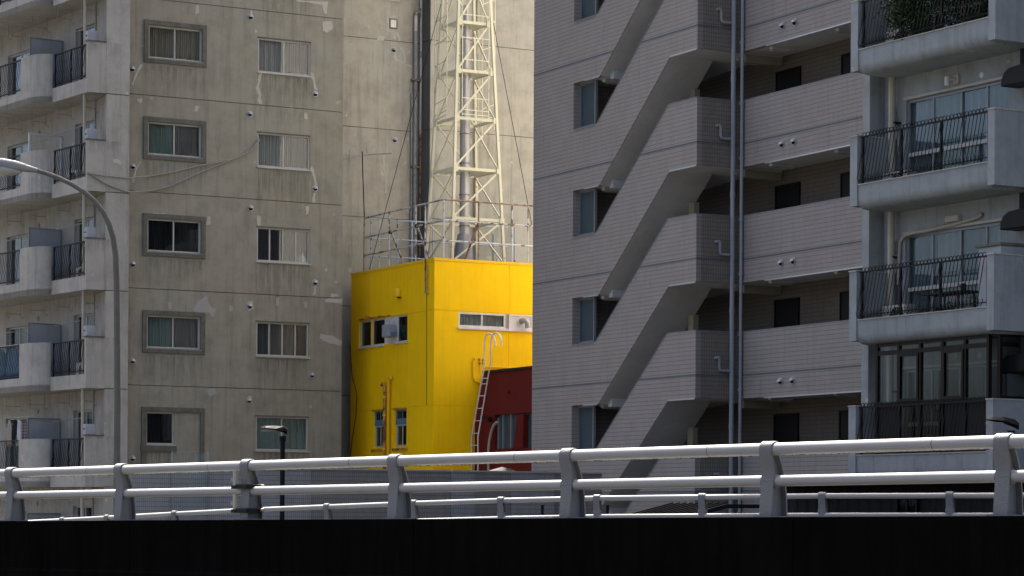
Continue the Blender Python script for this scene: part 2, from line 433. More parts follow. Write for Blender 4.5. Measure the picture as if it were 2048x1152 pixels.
def strip(pts, w_):
    """outline of a ribbon of width w_ along pts, in pixels of the survey"""
    l, r = [], []
    for i, p in enumerate(pts):
        a = pts[max(i-1, 0)]; b = pts[min(i+1, len(pts)-1)]
        dx, dy = b[0]-a[0], b[1]-a[1]; n = math.hypot(dx, dy) or 1
        ww = w_*(.8+.4*R_.random())
        l.append((p[0]-dy/n*ww/2, p[1]+dx/n*ww/2)); r.append((p[0]+dy/n*ww/2, p[1]-dx/n*ww/2))
    return l + r[::-1]
def ac_unit(label, wor, rz, w_=.72, h=.55, dep=.28, group=None, mt='box_beige'):
    """outdoor unit: casing, round fan grille, side grille, feet; front faces local -x"""
    t = thing('air_conditioner', label, 'air conditioner', loc=wor, rz=rz, group=group)
    MB().box(0, dep, -w_/2, w_/2, .05, .05+h).build('casing', mt, t, bev=.012)
    g = MB(); c = (-.004, -w_*.12, .05+h/2)
    for k in range(1, 6): g.tube([(c[0]-.012, c[1]+h*.42*k/5*math.cos(a), c[2]+h*.42*k/5*math.sin(a)) for a in [i*math.pi/10 for i in range(20)]], .006, 4, closed=True)
    for k in range(4):
        a = k*math.pi/4; g.bar((c[0]-.012, c[1]-h*.42*math.cos(a), c[2]-h*.42*math.sin(a)), (c[0]-.012, c[1]+h*.42*math.cos(a), c[2]+h*.42*math.sin(a)), .008)
    g.build('grille', 'alu_grey', t)
    MB().lathe([(0, -.004), (h*.42, -.004), (h*.42, .01)], (0, c[1], c[2]), 'x', 20).build('fan_opening', 'dark_room', t)
    for s in (-1, 1): MB().box(0, dep, s*w_*.35-.03, s*w_*.35+.03, 0, .05).build('foot', 'alu_grey', t)
    return t

# ================================================================== SETTING
struct(MB().add([(-700,-300,0),(700,-300,0),(700,1500,0),(-700,1500,0)], [(0,1,2,3)]).build('ground', 'ground'))

# ================================================================== WEATHERED CONCRETE APARTMENT BLOCK (left and behind)
_o = P(684, 600, 76.6); L = Fr((_o[0], _o[1]), 28.33)
TOPZ = 30.25
apt = thing('concrete_apartment_block', 'weathered beige concrete apartment block with curved balconies on its left side', 'apartment block', L)
YB = 2.39; YR = 1.62; XJ = 3.72
LINES = [TOPZ] + [27.46-FH*i for i in range(10)]          # recessed floor joints, top to bottom
A0, A1, AB, AT = -6.17, -4.53, 20.18, 21.12; B0, B1, BB, BT = -2.76, -1.08, 20.07, 21.07
for i in range(len(LINES)-1):
    zt, zb = LINES[i]-.010, LINES[i+1]+.010
    hs = []
    for k in range(-2, 7):
        hs += [(A0, A1, AB-FH*k, AT-FH*k), (B0, B1, BB-FH*k, BT-FH*k)] if k != 4 else [(A0, A0+.86, AB-FH*k-.02, AT-FH*k), (B0, B1, BB-FH*k, BT-FH*k)]
    hs = [h for h in hs if h[2] < zt and h[3] > zb]
    MB().wall('y', 0, .25, -6.75, 0, zb, zt, hs).build('wall_panel', 'concrete_front', apt)
    MB().wall('y', YB, YB+.25, 0, XJ+.1, zb, zt, [(1.95, 2.95, 23.16, 24.0)] if zb < 23.1 < zt else []).build('wall_panel', 'concrete_back', apt)
    MB().wall('y', YR, YR+.25, XJ, 11.5, zb, zt).build('wall_panel', 'concrete_back', apt)
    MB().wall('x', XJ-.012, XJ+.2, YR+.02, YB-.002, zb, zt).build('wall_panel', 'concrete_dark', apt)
    MB().wall('x', -.25, 0, .25, YB, zb, zt).build('wall_panel', 'concrete_back', apt)
MB().box(-6.7, -.05, .022, .24, 0, .4).box(-6.7, -6.2, .022, .24, .4, TOPZ).box(-4.4, -2.9, .022, .24, .4, TOPZ).box(-.95, -.02, .022, .24, .4, TOPZ)\
    .box(.05, XJ+.15, YB+.022, YB+.24, 0, TOPZ-.1).box(XJ+.022, 11.4, YR+.022, YR+.2, 0, TOPZ-.1).build('joint_filler', 'groove', apt)
jf = MB()
for z in LINES[1:]: jf.box(-6.72, -.03, .02, .2, z-.03, z+.03)
jf.build('joint_filler', 'groove', apt)
MB().box(-6.6, -.3, .8, 6, .1, TOPZ-.3).build('building_core', 'dark_room', apt)
MB().box(.1, 11, YB+.7, 9, .1, TOPZ-.3).build('building_core', 'dark_room', apt)
MB().box(-7.9, 11.6, -.8, 9.2, TOPZ, TOPZ+.25).build('roof', 'groove', apt)
# windows, first column (in raised surrounds) and second column
curA = {-1: ('curtain_grey', 'curtain_grey'), 0: ('curtain_beige', 'curtain_beige'), 1: ('curtain_green', 'curtain_grey'), 2: ('curtain_dark', 'curtain_dark'),
        3: ('curtain_green', 'curtain_grey'), 4: ('curtain_dark',), 5: ('curtain_grey', 'curtain_dark')}
curB = {-1: ('curtain_grey', 'curtain_grey'), 0: ('curtain_white', 'curtain_mid'), 1: ('curtain_white', 'curtain_mid'), 2: ('curtain_dark', 'curtain_dark', 'curtain_mid', 'curtain_mid'),
        3: ('curtain_mid', 'curtain_grey', 'curtain_grey', 'curtain_dark'), 4: ('curtain_green', 'curtain_green'), 5: ('curtain_grey', 'curtain_dark')}
for k in range(-1, 6):
    d = -FH*k
    s = MB(); x0, x1, z0, z1 = A0, (A1 if k != 4 else A0+.86), AB+d, AT+d
    if k == 4:
        s.wall('y', -.05, -.001, x0-.15, A1+.14, z0-1.9, z1+.14, [(x0, A1+.01, z0-2.2, z1+.01)])
        s.box(x0-.17, x1+.06, -.051, -.002, z0-.2, z0-.03)
    else: s.wall('y', -.05, -.001, x0-.14, x1+.14, z0-.14, z1+.14, [(x0-.01, x1+.01, z0-.01, z1+.01)])
    s.build('window_surround', 'surround', apt)
    fo = window(apt, 'y', 0, x0, x1, z0, z1, 2 if k != 4 else 1, curA[k], rec=.04)
    fo = window(apt, 'y', 0, B0, B1, BB+d, BT+d, 2, curB[k], rec=.03, splits=[.25, .5, .75] if k in (2, 3) else None)
    if k == 2:
        for bx_, bh in ((-1.33, .2), (-1.24, .28), (-1.17, .16)): MB().lathe([(0, 0), (.035, 0), (.035, bh*.6), (.014, bh*.75), (.014, bh), (0, bh)], (bx_, .11, BB+d+.05), 'z', 10).build('bottle', 'curtain_green' if bh < .25 else 'box_white', fo, smooth=True)
    MB().box(B0-.02, B1+.02, -.03, -.001, BT+d+.002, BT+d+.03).build('window_drip', 'surround', apt)
# corrugated plastic sheet beside the narrow window
g = []
for z in (AT-4*FH-.02, 7.2): g.append([(A0+.88+(A1-A0-.9)*i/48, .02+.018*(1 if i % 4 < 2 else -1), z) for i in range(49)])
MB().sheet(g).build('corrugated_sheet', 'corrugated', apt)
# hooded vents
for pts, yy in (([(501, 34), (499, 228), (501, 416), (499, 612), (498, 801)], 0), ([(630, 188), (630, 377), (630, 565), (624, 750), (620, 941)], 0),
                ([(264, 138), (265, 333), (265, 528), (265, 722), (265, 917)], 0)):
    for p in pts: q = L.Y(*p, yy); vent_hood(apt, q)
for p in ((787, 100), (789, 280)): vent_hood(apt, L.Y(*p, YB))
# repair mortar
for pts in ([(592, 0), (655, 3), (654, 28), (648, 26), (644, 10), (600, 4)], [(645, 44), (664, 43), (665, 57), (655, 65), (646, 60)], [(391, 10), (397, 12), (398, 26), (391, 28)],
            [(390, 212), (397, 214), (396, 221), (390, 223)], strip([(521, 145), (519, 160), (515, 175), (519, 190), (520, 208)], 6), strip([(623, 146), (627, 160), (632, 180)], 6),
            [(609, 225), (615, 226), (615, 238), (608, 238)], strip([(622, 335), (628, 352), (632, 372)], 5), [(274, 197), (283, 196), (284, 206), (275, 205)],
            strip([(629, 385), (627, 405)], 4), [(612, 412), (619, 410), (616, 425), (611, 430)], strip([(283, 128), (272, 150), (266, 170)], 3), [(307, 424), (328, 427), (330, 431), (306, 430)],
            [(515, 430), (522, 432), (522, 452), (514, 452)], [(414, 432), (421, 434), (420, 450), (413, 449)], strip([(281, 322), (270, 345), (266, 365)], 3),
            [(640, 668), (665, 672), (683, 682), (683, 691), (660, 688), (641, 678)], [(661, 586), (675, 587), (676, 594), (662, 594)], [(655, 596), (683, 598), (683, 608), (650, 604)],
            [(495, 604), (505, 602), (508, 618), (498, 622), (492, 615)], [(493, 794), (503, 792), (506, 806), (496, 809)], strip([(630, 572), (628, 590)], 4), [(651, 537), (655, 536), (655, 543), (650, 543)],
            [(500, 20), (505, 20), (505, 30), (500, 30)], [(510, 60), (514, 60), (514, 66), (509, 66)]):
    patch(apt, L, pts, 'y', 0, 'plaster')
for pts in ([(398, 600), (414, 592), (420, 612), (432, 618), (428, 634), (416, 625), (404, 632), (385, 620)], [(337, 605), (345, 604), (343, 618), (337, 620)],
            [(458, 612), (464, 610), (467, 622), (460, 624)], [(412, 780), (428, 776), (434, 788), (420, 792)], [(553, 596), (560, 595), (557, 612), (552, 610)], [(608, 604), (615, 604), (613, 617), (608, 615)]):
    patch(apt, L, pts, 'y', 0, 'plaster_dim')
for pts in (strip([(778, 10), (775, 30), (777, 62), (795, 66), (799, 82)], 4), strip([(779, 34), (795, 34)], 4), [(751, 80), (757, 73), (770, 72), (768, 81)], [(728, 50), (733, 50), (732, 54), (728, 54)],
            [(735, 51), (739, 52), (739, 57), (735, 56)], [(760, 54), (764, 54), (763, 58), (760, 57)], [(817, 72), (821, 73), (820, 77), (816, 76)], strip([(788, 108), (791, 119), (812, 130), (825, 134)], 4),
            strip([(800, 94), (808, 104), (809, 127)], 4), [(817, 101), (821, 100), (820, 106), (817, 106)], strip([(768, 310), (767, 335), (771, 350), (772, 385)], 4), [(786, 66), (792, 67), (793, 77), (785, 76)],
            [(814, 273), (817, 275), (817, 282), (813, 280)], [(708, 268), (711, 269), (711, 273), (708, 272)]):
    patch(apt, L, pts, 'y', YB, 'plaster')
# back wall: window at the top, white hatch, rain pipes
window(apt, 'y', YB, 1.95, 2.95, 23.16, 24.0, 2, ('curtain_grey',), rec=.04)
q = L.Y(779, 37, YB); q2 = L.Y(794, 58, YB)
h = MB().wall('y', YB-.03, YB-.001, q[0], q2[0], q2[2], q[2], [(q[0]+.03, q2[0]-.03, q2[2]+.03, q[2]-.03)]).build('hatch_frame', 'surround', apt)
MB().box(q[0]+.03, q2[0]-.03, YB-.02, YB-.002, q2[2]+.03, q[2]-.03).build('hatch_door', 'white_paint', h)
def px_x(px, y, z=20.0):                       # local x of a pixel column on plane y
    return L.Y(px, 300, y)[0]
def zat(px, py, y): return L.Y(px, py, y)[2]
xa, xb, xc = px_x(830, YB-.1), px_x(842, YB-.12), px_x(823, YB-.06)
def vpipe(nm, x, y, z0, z1, r, m, par=apt, n=12): return MB().tube([(x, y, z0), (x, y, z1)], r, n).build(nm, m, par, smooth=True)
zt1 = zat(830, 30, YB-.1)
p1 = vpipe('rain_pipe', xa, YB-.1, zat(830, 520, YB), zat(830, 62, YB-.1), .055, 'pipe_dull'); vpipe('pipe_sleeve', xa, YB-.1, zat(830, 63, YB-.1), zt1, .05, 'pipe_pale', p1)
MB().tube([(xa, YB-.1, zt1-.02), (xa, YB-.1, zt1+.05), (xa+.06, YB-.1, zt1+.1), (xb, YB-.12, zt1+.1)], .055, 10).build('pipe_elbow', 'pipe_dull', p1, smooth=True)
p2 = vpipe('rain_pipe', xb, YB-.12, zat(842, 270, YB-.1), 30.2, .06, 'pipe_pale')
for py in (20, 32, 106, 113, 262): z = zat(842, py, YB-.12); vpipe('pipe_collar', xb, YB-.12, z-.05, z+.05, .072, 'pipe_dull', p2)
vpipe('rain_pipe', xb, YB-.12, 12.5, zat(842, 268, YB-.12), .062, 'rusty_pipe')
vpipe('conduit', xc, YB-.06, 12.5, zat(823, 186, YB-.06), .028, 'pipe_dull')
for py in (161, 335): z = zat(826, py, YB); MB().box(xc-.02, xa+.16, YB-.18, YB-.001, z-.03, z+.03).build('pipe_bracket', 'rusty_pipe', apt)
xg = px_x(953, YR-.08)
p3 = vpipe('rain_pipe', xg, YR-.1, 12.5, 30.2, .06, 'pipe_cream'); p3['label'] = 'greyish pipe behind the steel tower'
for py in (114, 140, 300, 430): z = zat(953, py, YR); vpipe('pipe_collar', xg, YR-.1, z-.08, z+.08, .075, 'pipe_dull', p3)
# sagging cables on the front
for pts in ([(174, 346), (212, 352), (258, 356), (300, 352), (345, 344), (400, 331), (445, 323), (480, 312), (505, 297), (519, 278)],
            [(176, 344), (205, 364), (232, 376), (258, 384), (300, 382), (340, 372), (400, 345), (460, 321), (500, 303), (519, 280)]):
    MB().tube([L.Y(a, b, -.62 if a < 259 else -.045) for a, b in pts], .022, 6).build('cable', 'cable', apt, smooth=True)

# ---- balcony side (turned a few degrees)
_o = P(174, 300, 72.2); B = Fr((_o[0], _o[1]), 35.3)
def b2l(x, y): p = L.loc(B.wor((x, y, 0))); return (p[0], p[1])
KX, WY = -8.2, -.59
FX, XW = L.Y(212, 300, WY)[0], L.Y(258.5, 300, WY)[0]
arc = [(-.45*math.cos(math.radians(t)), 3.0-.7*math.sin(math.radians(t))) for t in range(0, 91, 9)]
yl = B.X(41, 300, -.45)[1]
IW = .85
def strip_plan(path, th):      # closed plan polygon of a wall following path (outer), thickness th to +x side
    out = []; inn = []
    for i, p in enumerate(path):
        a = path[max(i-1, 0)]; b = path[min(i+1, len(path)-1)]
        dx, dy = b[0]-a[0], b[1]-a[1]; n = math.hypot(dx, dy)
        inn.append((p[0]+dy/n*th, p[1]-dx/n*th))
    return path + inn[::-1]
def bprism(pts, z0, z1): return MB().prism([b2l(*p) for p in pts], 'z', z0, z1)
yd0, yd1 = B.X(189, 100, IW)[1], B.X(151, 100, IW)[1]
yw0, yw1 = B.X(58, 100, IW)[1], B.X(16, 100, IW)[1]
yp = B.X(126, 100, IW)[1]
p190 = b2l(IW+.05, B.X(190, 100, IW)[1])
bar_me = None
barp = [(.0, 0, .0), (-.02, 0, -.12), (-.055, 0, -.5), (-.10, 0, -.68), (-.085, 0, -.8), (0, 0, -.86)]
for k in range(-2, 7):
    zb = 18.93-FH*k; tz = zb+1.39
    if zb < 1: continue
    # slab and upstand
    outer = [(0, 0), (0, 2.3)] + arc[::-1][1:] + [(-.45, 10.5)]
    MB().prism([p190, (FX-.004, WY+.02), (KX+.004, WY+.02)] + [b2l(*p) for p in outer[1:]] + [b2l(IW+.05, 10.5)], 'z', zb, zb+.17).build('balcony_slab', 'balcony_paint', apt)
    bprism(strip_plan(outer, .12)[:], zb-.001, zb+.40).build('balcony_fascia', 'balcony_paint', apt)
    bprism(strip_plan(arc[::-1] + [(-.45, yl)], .13), zb+.401, zb+1.40).build('curved_parapet', 'balcony_paint', apt)
    MB().box(KX, FX-.003, WY, WY+.12, zb, zb+1.44).build('end_parapet', 'balcony_paint', apt)
    MB().box(KX-.02, FX-.005, WY-.02, WY+.14, zb+1.441, zb+1.48).build('parapet_coping', 'surround', apt)
    MB().prism([(FX, WY), (XW, WY), (XW, 1.6), p190], 'z', zb+.012, zb+FH-.012).build('wall_panel', 'balcony_paint', apt)
    MB().prism([(FX+.02, WY+.02), (XW-.02, WY+.02), (XW-.02, 1.58), (p190[0]+.02, p190[1])], 'z', zb-.012, zb+.012).build('joint_filler', 'groove', apt)
    # inner wall with doors
    hs = [(yd0, yd1, zb+.25, zb+2.25), (yw0, yw1, zb+.25, zb+2.15), (yw1+1.6, yw1+3.2, zb+.25, zb+2.1)]
    MB().wall('x', IW, IW+.2, yd0-.04, 10.5, zb+.171, zb+FH-.001, hs).xf(B, L).build('balcony_wall', 'balcony_paint', apt)
    for (a, b, c, d), cu in zip(hs, (('curtain_dark', 'curtain_blue'), ('curtain_grey', 'curtain_dark'), ('curtain_dark',))):
        tmp = bpy.data.objects.new('door_set', None)
        fo = window(apt, 'x', IW, a, b, c, d, 2, cu if k % 2 else cu[::-1], rec=.10, fw=.05, name='balcony_door', gm='glass_blue', sill=False)
        for o in [fo]+kids(fo):
            me = o.data
            for v in me.vertices: v.co = Vector(L.loc(B.wor(tuple(v.co))))
        bpy.data.objects.remove(tmp)
    # railings: each bar its own object
    def railing(y0, y1, x):
        n = int((y1-y0)/.115)
        MB().bar((x, y0, tz-.02), (x, y1, tz-.02), .05, .035).bar((x, y0, tz-.90), (x, y1, tz-.90), .03, .03).xf(B, L).build('railing_rail', 'black_metal', apt)
        for yy in (y0+.03, (y0+y1)/2, y1-.03): MB().bar((x, yy, zb+.38), (x, yy, tz-.03), .035).xf(B, L).build('railing_post', 'black_metal', apt)
        global bar_me
        for i in range(1, n):
            if bar_me is None:
                mb = MB().tube(barp, .009, 5); mb.v = [tuple(Vector(L.loc(B.wor((p[0], p[1], p[2]))))-Vector(L.loc(B.wor((0, 0, 0))))) for p in mb.v]
                o = mb.build('railing_bar', 'black_metal', apt); bar_me = o.data
            else: o = bpy.data.objects.new('railing_bar', bar_me); COL.objects.link(o); o.parent = apt
            o.location = (*b2l(x, y0+(y1-y0)*i/n), tz-.03)
    railing(.10, 2.24, .05); railing(yl+.02, yl+3.2, -.40)
    # drain pipe, partition, meter box, laundry brackets
    q = b2l(.12, .42); vpipe('drain_pipe', q[0], q[1], zb+.17, zb+FH, .05, 'pipe_cream')
    if k == 1:
        fr_ = MB()
        for (a, b) in (((-.2, yp, zb+.2), (-.2, yp, zb+2.02)), ((-.2, yp, zb+2.0), (IW, yp, zb+2.0)), ((IW-.03, yp, zb+.2), (IW-.03, yp, zb+2.0))): fr_.bar(a, b, .05)
        fr_.xf(B, L).build('partition_frame', 'box_white', apt)
    else:
        pf = MB().box(-.2, IW, yp-.015, yp+.015, zb+.2, zb+2.02).xf(B, L).build('balcony_partition', 'partition', apt)
        MB().wall('y', yp-.03, yp-.016, -.22, IW-.01, zb+.2, zb+2.04, [(-.18, IW-.05, zb+.24, zb+2.0)]).xf(B, L).build('partition_frame', 'alu_grey', pf)
        if k == 0: MB().box(.12, .42, yp-.022, yp-.0155, zb+1.62, zb+1.71).xf(B, L).build('notice_plate', 'corrugated', pf)
    mb_ = MB().box(-8.14, -7.84, WY+.16, WY+.42, zb+1.25, zb+1.78).build('meter_box', 'partition', apt, bev=.02)
    MB().box(-8.143, -8.141, WY+.22, WY+.34, zb+1.62, zb+1.66).build('meter_slot', 'dark_room', mb_)
    for yy in (.6, 2.2, 3.9, 5.6):
        br = MB()
        for xx in (.1, .55):
            br.tube([(xx, yy, zb+FH), (xx, yy, zb+FH-.42), (xx+.05, yy, zb+FH-.47), (xx+.1, yy, zb+FH-.42)], .008, 4)
        br.tube([(.1, yy, zb+FH-.34), (.55, yy, zb+FH-.34)], .008, 4)
        br.xf(B, L).build('laundry_bracket', 'alu_grey', apt)
    MB().tube([(.35, .9+.2*(k % 2), zb+1.98), (.35, 2.9, zb+1.93)], .013, 6).xf(B, L).build('laundry_pole', 'alu_grey', apt)
    MB().tube([(.45, 3.6, zb+1.9), (.45, 6.4, zb+1.94)], .012, 6).xf(B, L).build('laundry_pole', 'alu_grey', apt)
    vent_ = MB().lathe([(.07, 0), (.07, -.03), (.0, -.05)], (IW, 5.0, zb+2.3), 'x', 10).xf(B, L).build('wall_vent', 'pipe_dull', apt)
MB().prism([b2l(*p) for p in ((IW+.6, 1.0), (IW+.6, 10.5), (3, 10.5), (3, 1.0))], 'z', .1, TOPZ-.3).build('building_core', 'dark_room', apt)
def balc(px, py, x): p = B.X(px, py, x); return B.wor(p)
def on_balc(k, x, y): return B.wor((x, y, 18.93-FH*k+.171))
rzB = B.a
ac_unit('small outdoor unit behind the bars of the second balcony down, left block', on_balc(1, .2, 1.4), rzB, .7, .5, group='air conditioners on the balconies')
ac_unit('outdoor unit behind the bars of the fourth balcony down, left block', on_balc(3, .25, .8), rzB, .7, .55, group='air conditioners on the balconies')
ac_unit('outdoor unit behind the bars of the third balcony down, left block', on_balc(2, .25, .9), rzB, .6, .5, group='air conditioners on the balconies')
# bicycle-like exercise frame / stand on the top balcony, clothes on the lowest
def clothes(k, x, y, z, items, label):
    t = thing('laundry', label, 'laundry', loc=on_balc(k, x, y), rz=rzB, group='laundry hung out on the left balconies')
    for i, (dy, w_, h, m) in enumerate(items):
        g = []
        for j in range(7):
            zz = z-h*j/6; g.append([(.03*math.sin(u*2.2+j*.5+i), dy+(u/6-.5)*w_*(1 if j > 1 else .45+.3*j), zz+(0 if j else -.02*abs(u-3))) for u in range(7)])
        o = MB().sheet(g).build('garment', m, t, smooth=True); s = o.modifiers.new('solid', 'SOLIDIFY'); s.thickness = .02
    MB().tube([(0, items[0][0]-.4, z+.05), (0, items[-1][0]+.4, z+.05)], .012, 6).build('pole', 'alu', t)
clothes(4, -.15, yl+.0, 1.85, [(.25, .42, .85, 'cloth_plaid'), (.62, .34, .8, 'cloth_white'), (.9, .36, .7, 'cloth_black'), (1.3, .4, .8, 'curtain_beige')], 'plaid shirt and other clothes hanging over the lowest visible left balcony')
clothes(5, .2, 1.0, 1.35, [(.1, .5, .55, 'cloth_pink'), (.6, .5, .5, 'cloth_black')], 'pink and black clothes drying on the balcony seen between the guardrail bars')
clothes(3, -.25, yl+.9, 1.2, [(.0, .9, .95, 'cloth_blue'), (.95, .9, .95, 'cloth_blue')], 'dark blue sheet hung over the left railing of the fourth balcony down')

# ================================================================== TILED APARTMENT BUILDING (right of centre)
_o = P(1392, 600, 62.4); T = Fr((_o[0], _o[1]), 28.33)
tb = thing('tiled_apartment_building', 'grey tiled apartment building with diagonal outside stairs and open corridors', 'apartment block', T)
TH = 2.85; CX = 1.27; IWX = 2.53; YE = 8.30
MB().box(0, 3.4, 6.10, YE, 0, 34).build('stair_wall', 'tile_grey', tb)
door_spans = [(T.X(1601, 150, IWX)[1], T.X(1556, 150, IWX)[1]), (T.X(1745, 150, IWX)[1], T.X(1687, 150, IWX)[1])]
for k in range(-4, 6):
    d = -TH*k
    if 15.6+d < -1: continue
    MB().prism([(6.10, 17.28+d), (4.85, 17.28+d), (1.33, 20.12+d), (0, 20.12+d), (0, 18.47+d), (1.25, 18.47+d), (4.71, 15.65+d), (6.10, 15.65+d)], 'x', 0, .15).build('stair_parapet', 'tile_grey', tb)
    MB().prism([(4.87, 17.285+d), (1.34, 20.135+d), (1.33, 20.12+d), (4.85, 17.28+d)], 'x', -.012, .17).build('coping_strip', 'alu_grey', tb)
    MB().box(-.012, .17, 0, 1.33, 20.12+d, 20.14+d).build('coping_strip', 'alu_grey', tb)
    MB().prism([(1.25, 18.462+d), (4.70, 15.643+d), (4.70, 15.793+d), (1.25, 18.612+d)], 'x', .03, 1.25).build('stair_flight', 'soffit', tb)
    MB().box(.03, IWX, .03, 1.249, 18.463+d, 18.62+d).build('landing_slab', 'soffit', tb)
    MB().box(.152, IWX, 4.712, 6.10, 15.65+d, 15.80+d).build('landing_slab', 'soffit', tb)
    MB().box(.3, 2.4, 4.52, 4.70, 15.58+d, 15.80+d).build('landing_beam', 'soffit', tb)
    MB().prism([(4.5, 18.5+d-TH), (1.25, 15.80+d+.0), (1.25, 15.65+d), (4.5, 18.35+d-TH)], 'x', 1.35, 2.4).build('stair_flight', 'soffit', tb)
    MB().box(-.015, -.001, .02, 1.25, 18.44+d, 18.475+d).build('drip_edge', 'steel_trim', tb)
    MB().box(-.015, -.001, 4.75, 5.5, 15.62+d, 15.655+d).build('drip_edge', 'steel_trim', tb)
    MB().box(1.10, 1.25, 1.85, 2.10, 15.80+d, 17.83+d).build('newel_wall', 'soffit_cream', tb)
    # return face and corridor
    MB().box(.153, CX, 0, .15, 18.47+d, 20.12+d).build('corridor_parapet', 'tile_warm', tb)
    MB().box(CX+.001, CX+.15, -5.72, .149, 18.49+d, 20.12+d).build('corridor_parapet', 'tile_grey', tb)
    MB().box(CX-.01, CX+.17, -5.72, -.012, 20.121+d, 20.14+d).build('coping_strip', 'alu_grey', tb)
    MB().box(.17, CX-.012, -.012, .17, 20.121+d, 20.14+d).build('coping_strip', 'alu_grey', tb)
    MB().box(CX+.152, IWX, -5.72, .148, 18.50+d, 18.65+d).build('corridor_slab', 'soffit', tb)
    MB().box(CX-.012, CX, -5.7, -1.1, 18.455+d, 18.487+d).build('drip_edge', 'steel_trim', tb)
    for yy in (T.X(1498, 112, 1.6)[1], ): MB().box(CX+.16, IWX-.01, yy-.11, yy+.11, 18.27+d, 18.498+d).build('corridor_beam', 'soffit_cream', tb)
    # joint lines
    for (a, b, s) in ((0.0, 2.67, 0), (4.04, YE, 0)): MB().box(-.006, -.001, a, b, 19.025+d, 19.058+d).build('expansion_joint', 'stripe_blue', tb)
    MB().box(.0, CX, -.007, -.001, 19.025+d, 19.058+d).build('expansion_joint', 'stripe_blue', tb)
    MB().box(CX-.006, CX, -5.72, -.01, 19.045+d, 19.078+d).build('expansion_joint', 'stripe_blue', tb)
    # inner wall, doors, fittings
    MB().box(IWX, IWX+.2, -8, 6.1, 15.80+d, 18.62+d+.03).build('corridor_wall', 'tile_inner_shaded', tb)
    for a, b in door_spans:
        dr = MB().box(IWX-.03, IWX-.001, a, b, 15.82+d, 15.82+d+2.28).build('door', 'door_dark', tb)
        MB().wall('x', IWX-.05, IWX-.001, a-.04, b+.04, 15.80+d, 15.82+d+2.32, [(a-.002, b+.002, 15.7+d, 15.82+d+2.282)]).build('door_frame', 'brown_frame', dr)
        MB().box(IWX-.10, IWX-.03, a+.06, a+.09, 16.75+d, 17.0+d).build('door_handle', 'steel_trim', dr)
        MB().box(IWX-.03, IWX-.001, b+.12, b+.34, 17.1+d, 17.24+d).build('name_plate', 'alu_grey', tb)
    for px in (1566, 1590):
        q = T.X(px, 60, CX); vent_hood(tb, (CX, q[1], 18.98-.14+d), 'x', .075)
    for px, xx in ((1543, 1.55), (1674, 1.55), (1473, 1.6)):
        q = T.X(px, 92, xx)
        lt = MB().box(xx, xx+.66, q[1]-.07, q[1]+.07, 18.44+d, 18.499+d).build('corridor_light', 'box_white', tb)
        MB().tube([(xx+.03, q[1], 18.415+d), (xx+.63, q[1], 18.415+d)], .016, 6).build('light_tube', 'curtain_white', lt)
    lt = MB().box(.35, 1.0, 5.05, 5.19, 15.58+d, 15.649+d).build('corridor_light', 'box_white', tb)
    MB().tube([(.38, 5.12, 15.56+d), (.97, 5.12, 15.56+d)], .016, 6).build('light_tube', 'curtain_white', lt)
    # stair window
    q0, q1 = T.X(1190, 440, .2)[1], 6.098
    window(tb, 'x', .14, q0, q1, 14.45+d, 15.64+d, 1, (None,), rec=.05, fw=.05, fm='alu_grey', gm='frosted', sill=False, name='stair_window')
    MB().box(-.02, .16, 4.95, 6.098, 14.40+d, 14.43+d).build('window_sill', 'alu_grey', tb)
    # overflow branch pipe on the return face
    y_ = -.07; zz = 19.05+.07+d
    zA, zB = T.Y(1437, 18, y_)[2]+d, T.Y(1452, 45, y_)[2]+d; xq, xr = T.Y(1443, 20, y_)[0], T.Y(1463, 45, y_)[0]
    MB().tube([(xq-.08, 0, zA), (xq-.08, y_, zA), (xq-.03, y_, zA+.01), (xq, y_, zA-.04), (xq, y_, zB+.07), (xq+.03, y_, zB+.01), (xq+.09, y_, zB), (xr, y_, zB)], .036, 8).build('branch_pipe', 'pipe_grey', tb, smooth=True)
xr = T.Y(1466, 300, -.08)[0]
dp = MB().tube([(xr, -.08, 0), (xr, -.08, 30)], .057, 14).build('down_pipe', 'pipe_grey', tb, smooth=True)
for k in range(-3, 6):
    z = 17.8-TH*k; MB().tube([(xr, -.08, z-.06), (xr, -.08, z+.06)], .066, 14).build('pipe_collar', 'pipe_grey', dp, smooth=True)
q = T.X(1482, 300, CX-.07)
dp = MB().tube([(CX-.07, -.16, 0), (CX-.07, -.16, 30)], .042, 12).build('down_pipe', 'pipe_grey', tb, smooth=True)
for k in range(-3, 6):
    for z in (18.7-TH*k, 17.2-TH*k): MB().tube([(CX-.07, -.16, z-.04), (CX-.07, -.16, z+.04)], .052, 12).build('pipe_collar', 'pipe_grey', dp, smooth=True); MB().box(CX-.09, CX, -.17, -.05, z-.015, z+.015).build('pipe_bracket', 'alu', dp)
MB().box(IWX+.25, 21, -8, YE-.25, 0, 33.8).build('building_core', 'dark_room', tb)
MB().box(3.401, 22, YE-.22, YE, 0, 34).build('rear_bounce_wall', 'rear_bounce_render', tb)  # unseen rear face, made pale and tall to bounce sunlight onto the yellow building
MB().box(.02, 3.4, YE+.001, YE+.03, 0, 34).build('rear_bounce_wall', 'rear_bounce_render', tb)  # unseen pale facing over the tiles, added for the same bounced light
MB().box(0, 22, -8, YE, 34, 34.2).build('roof', 'groove', tb)

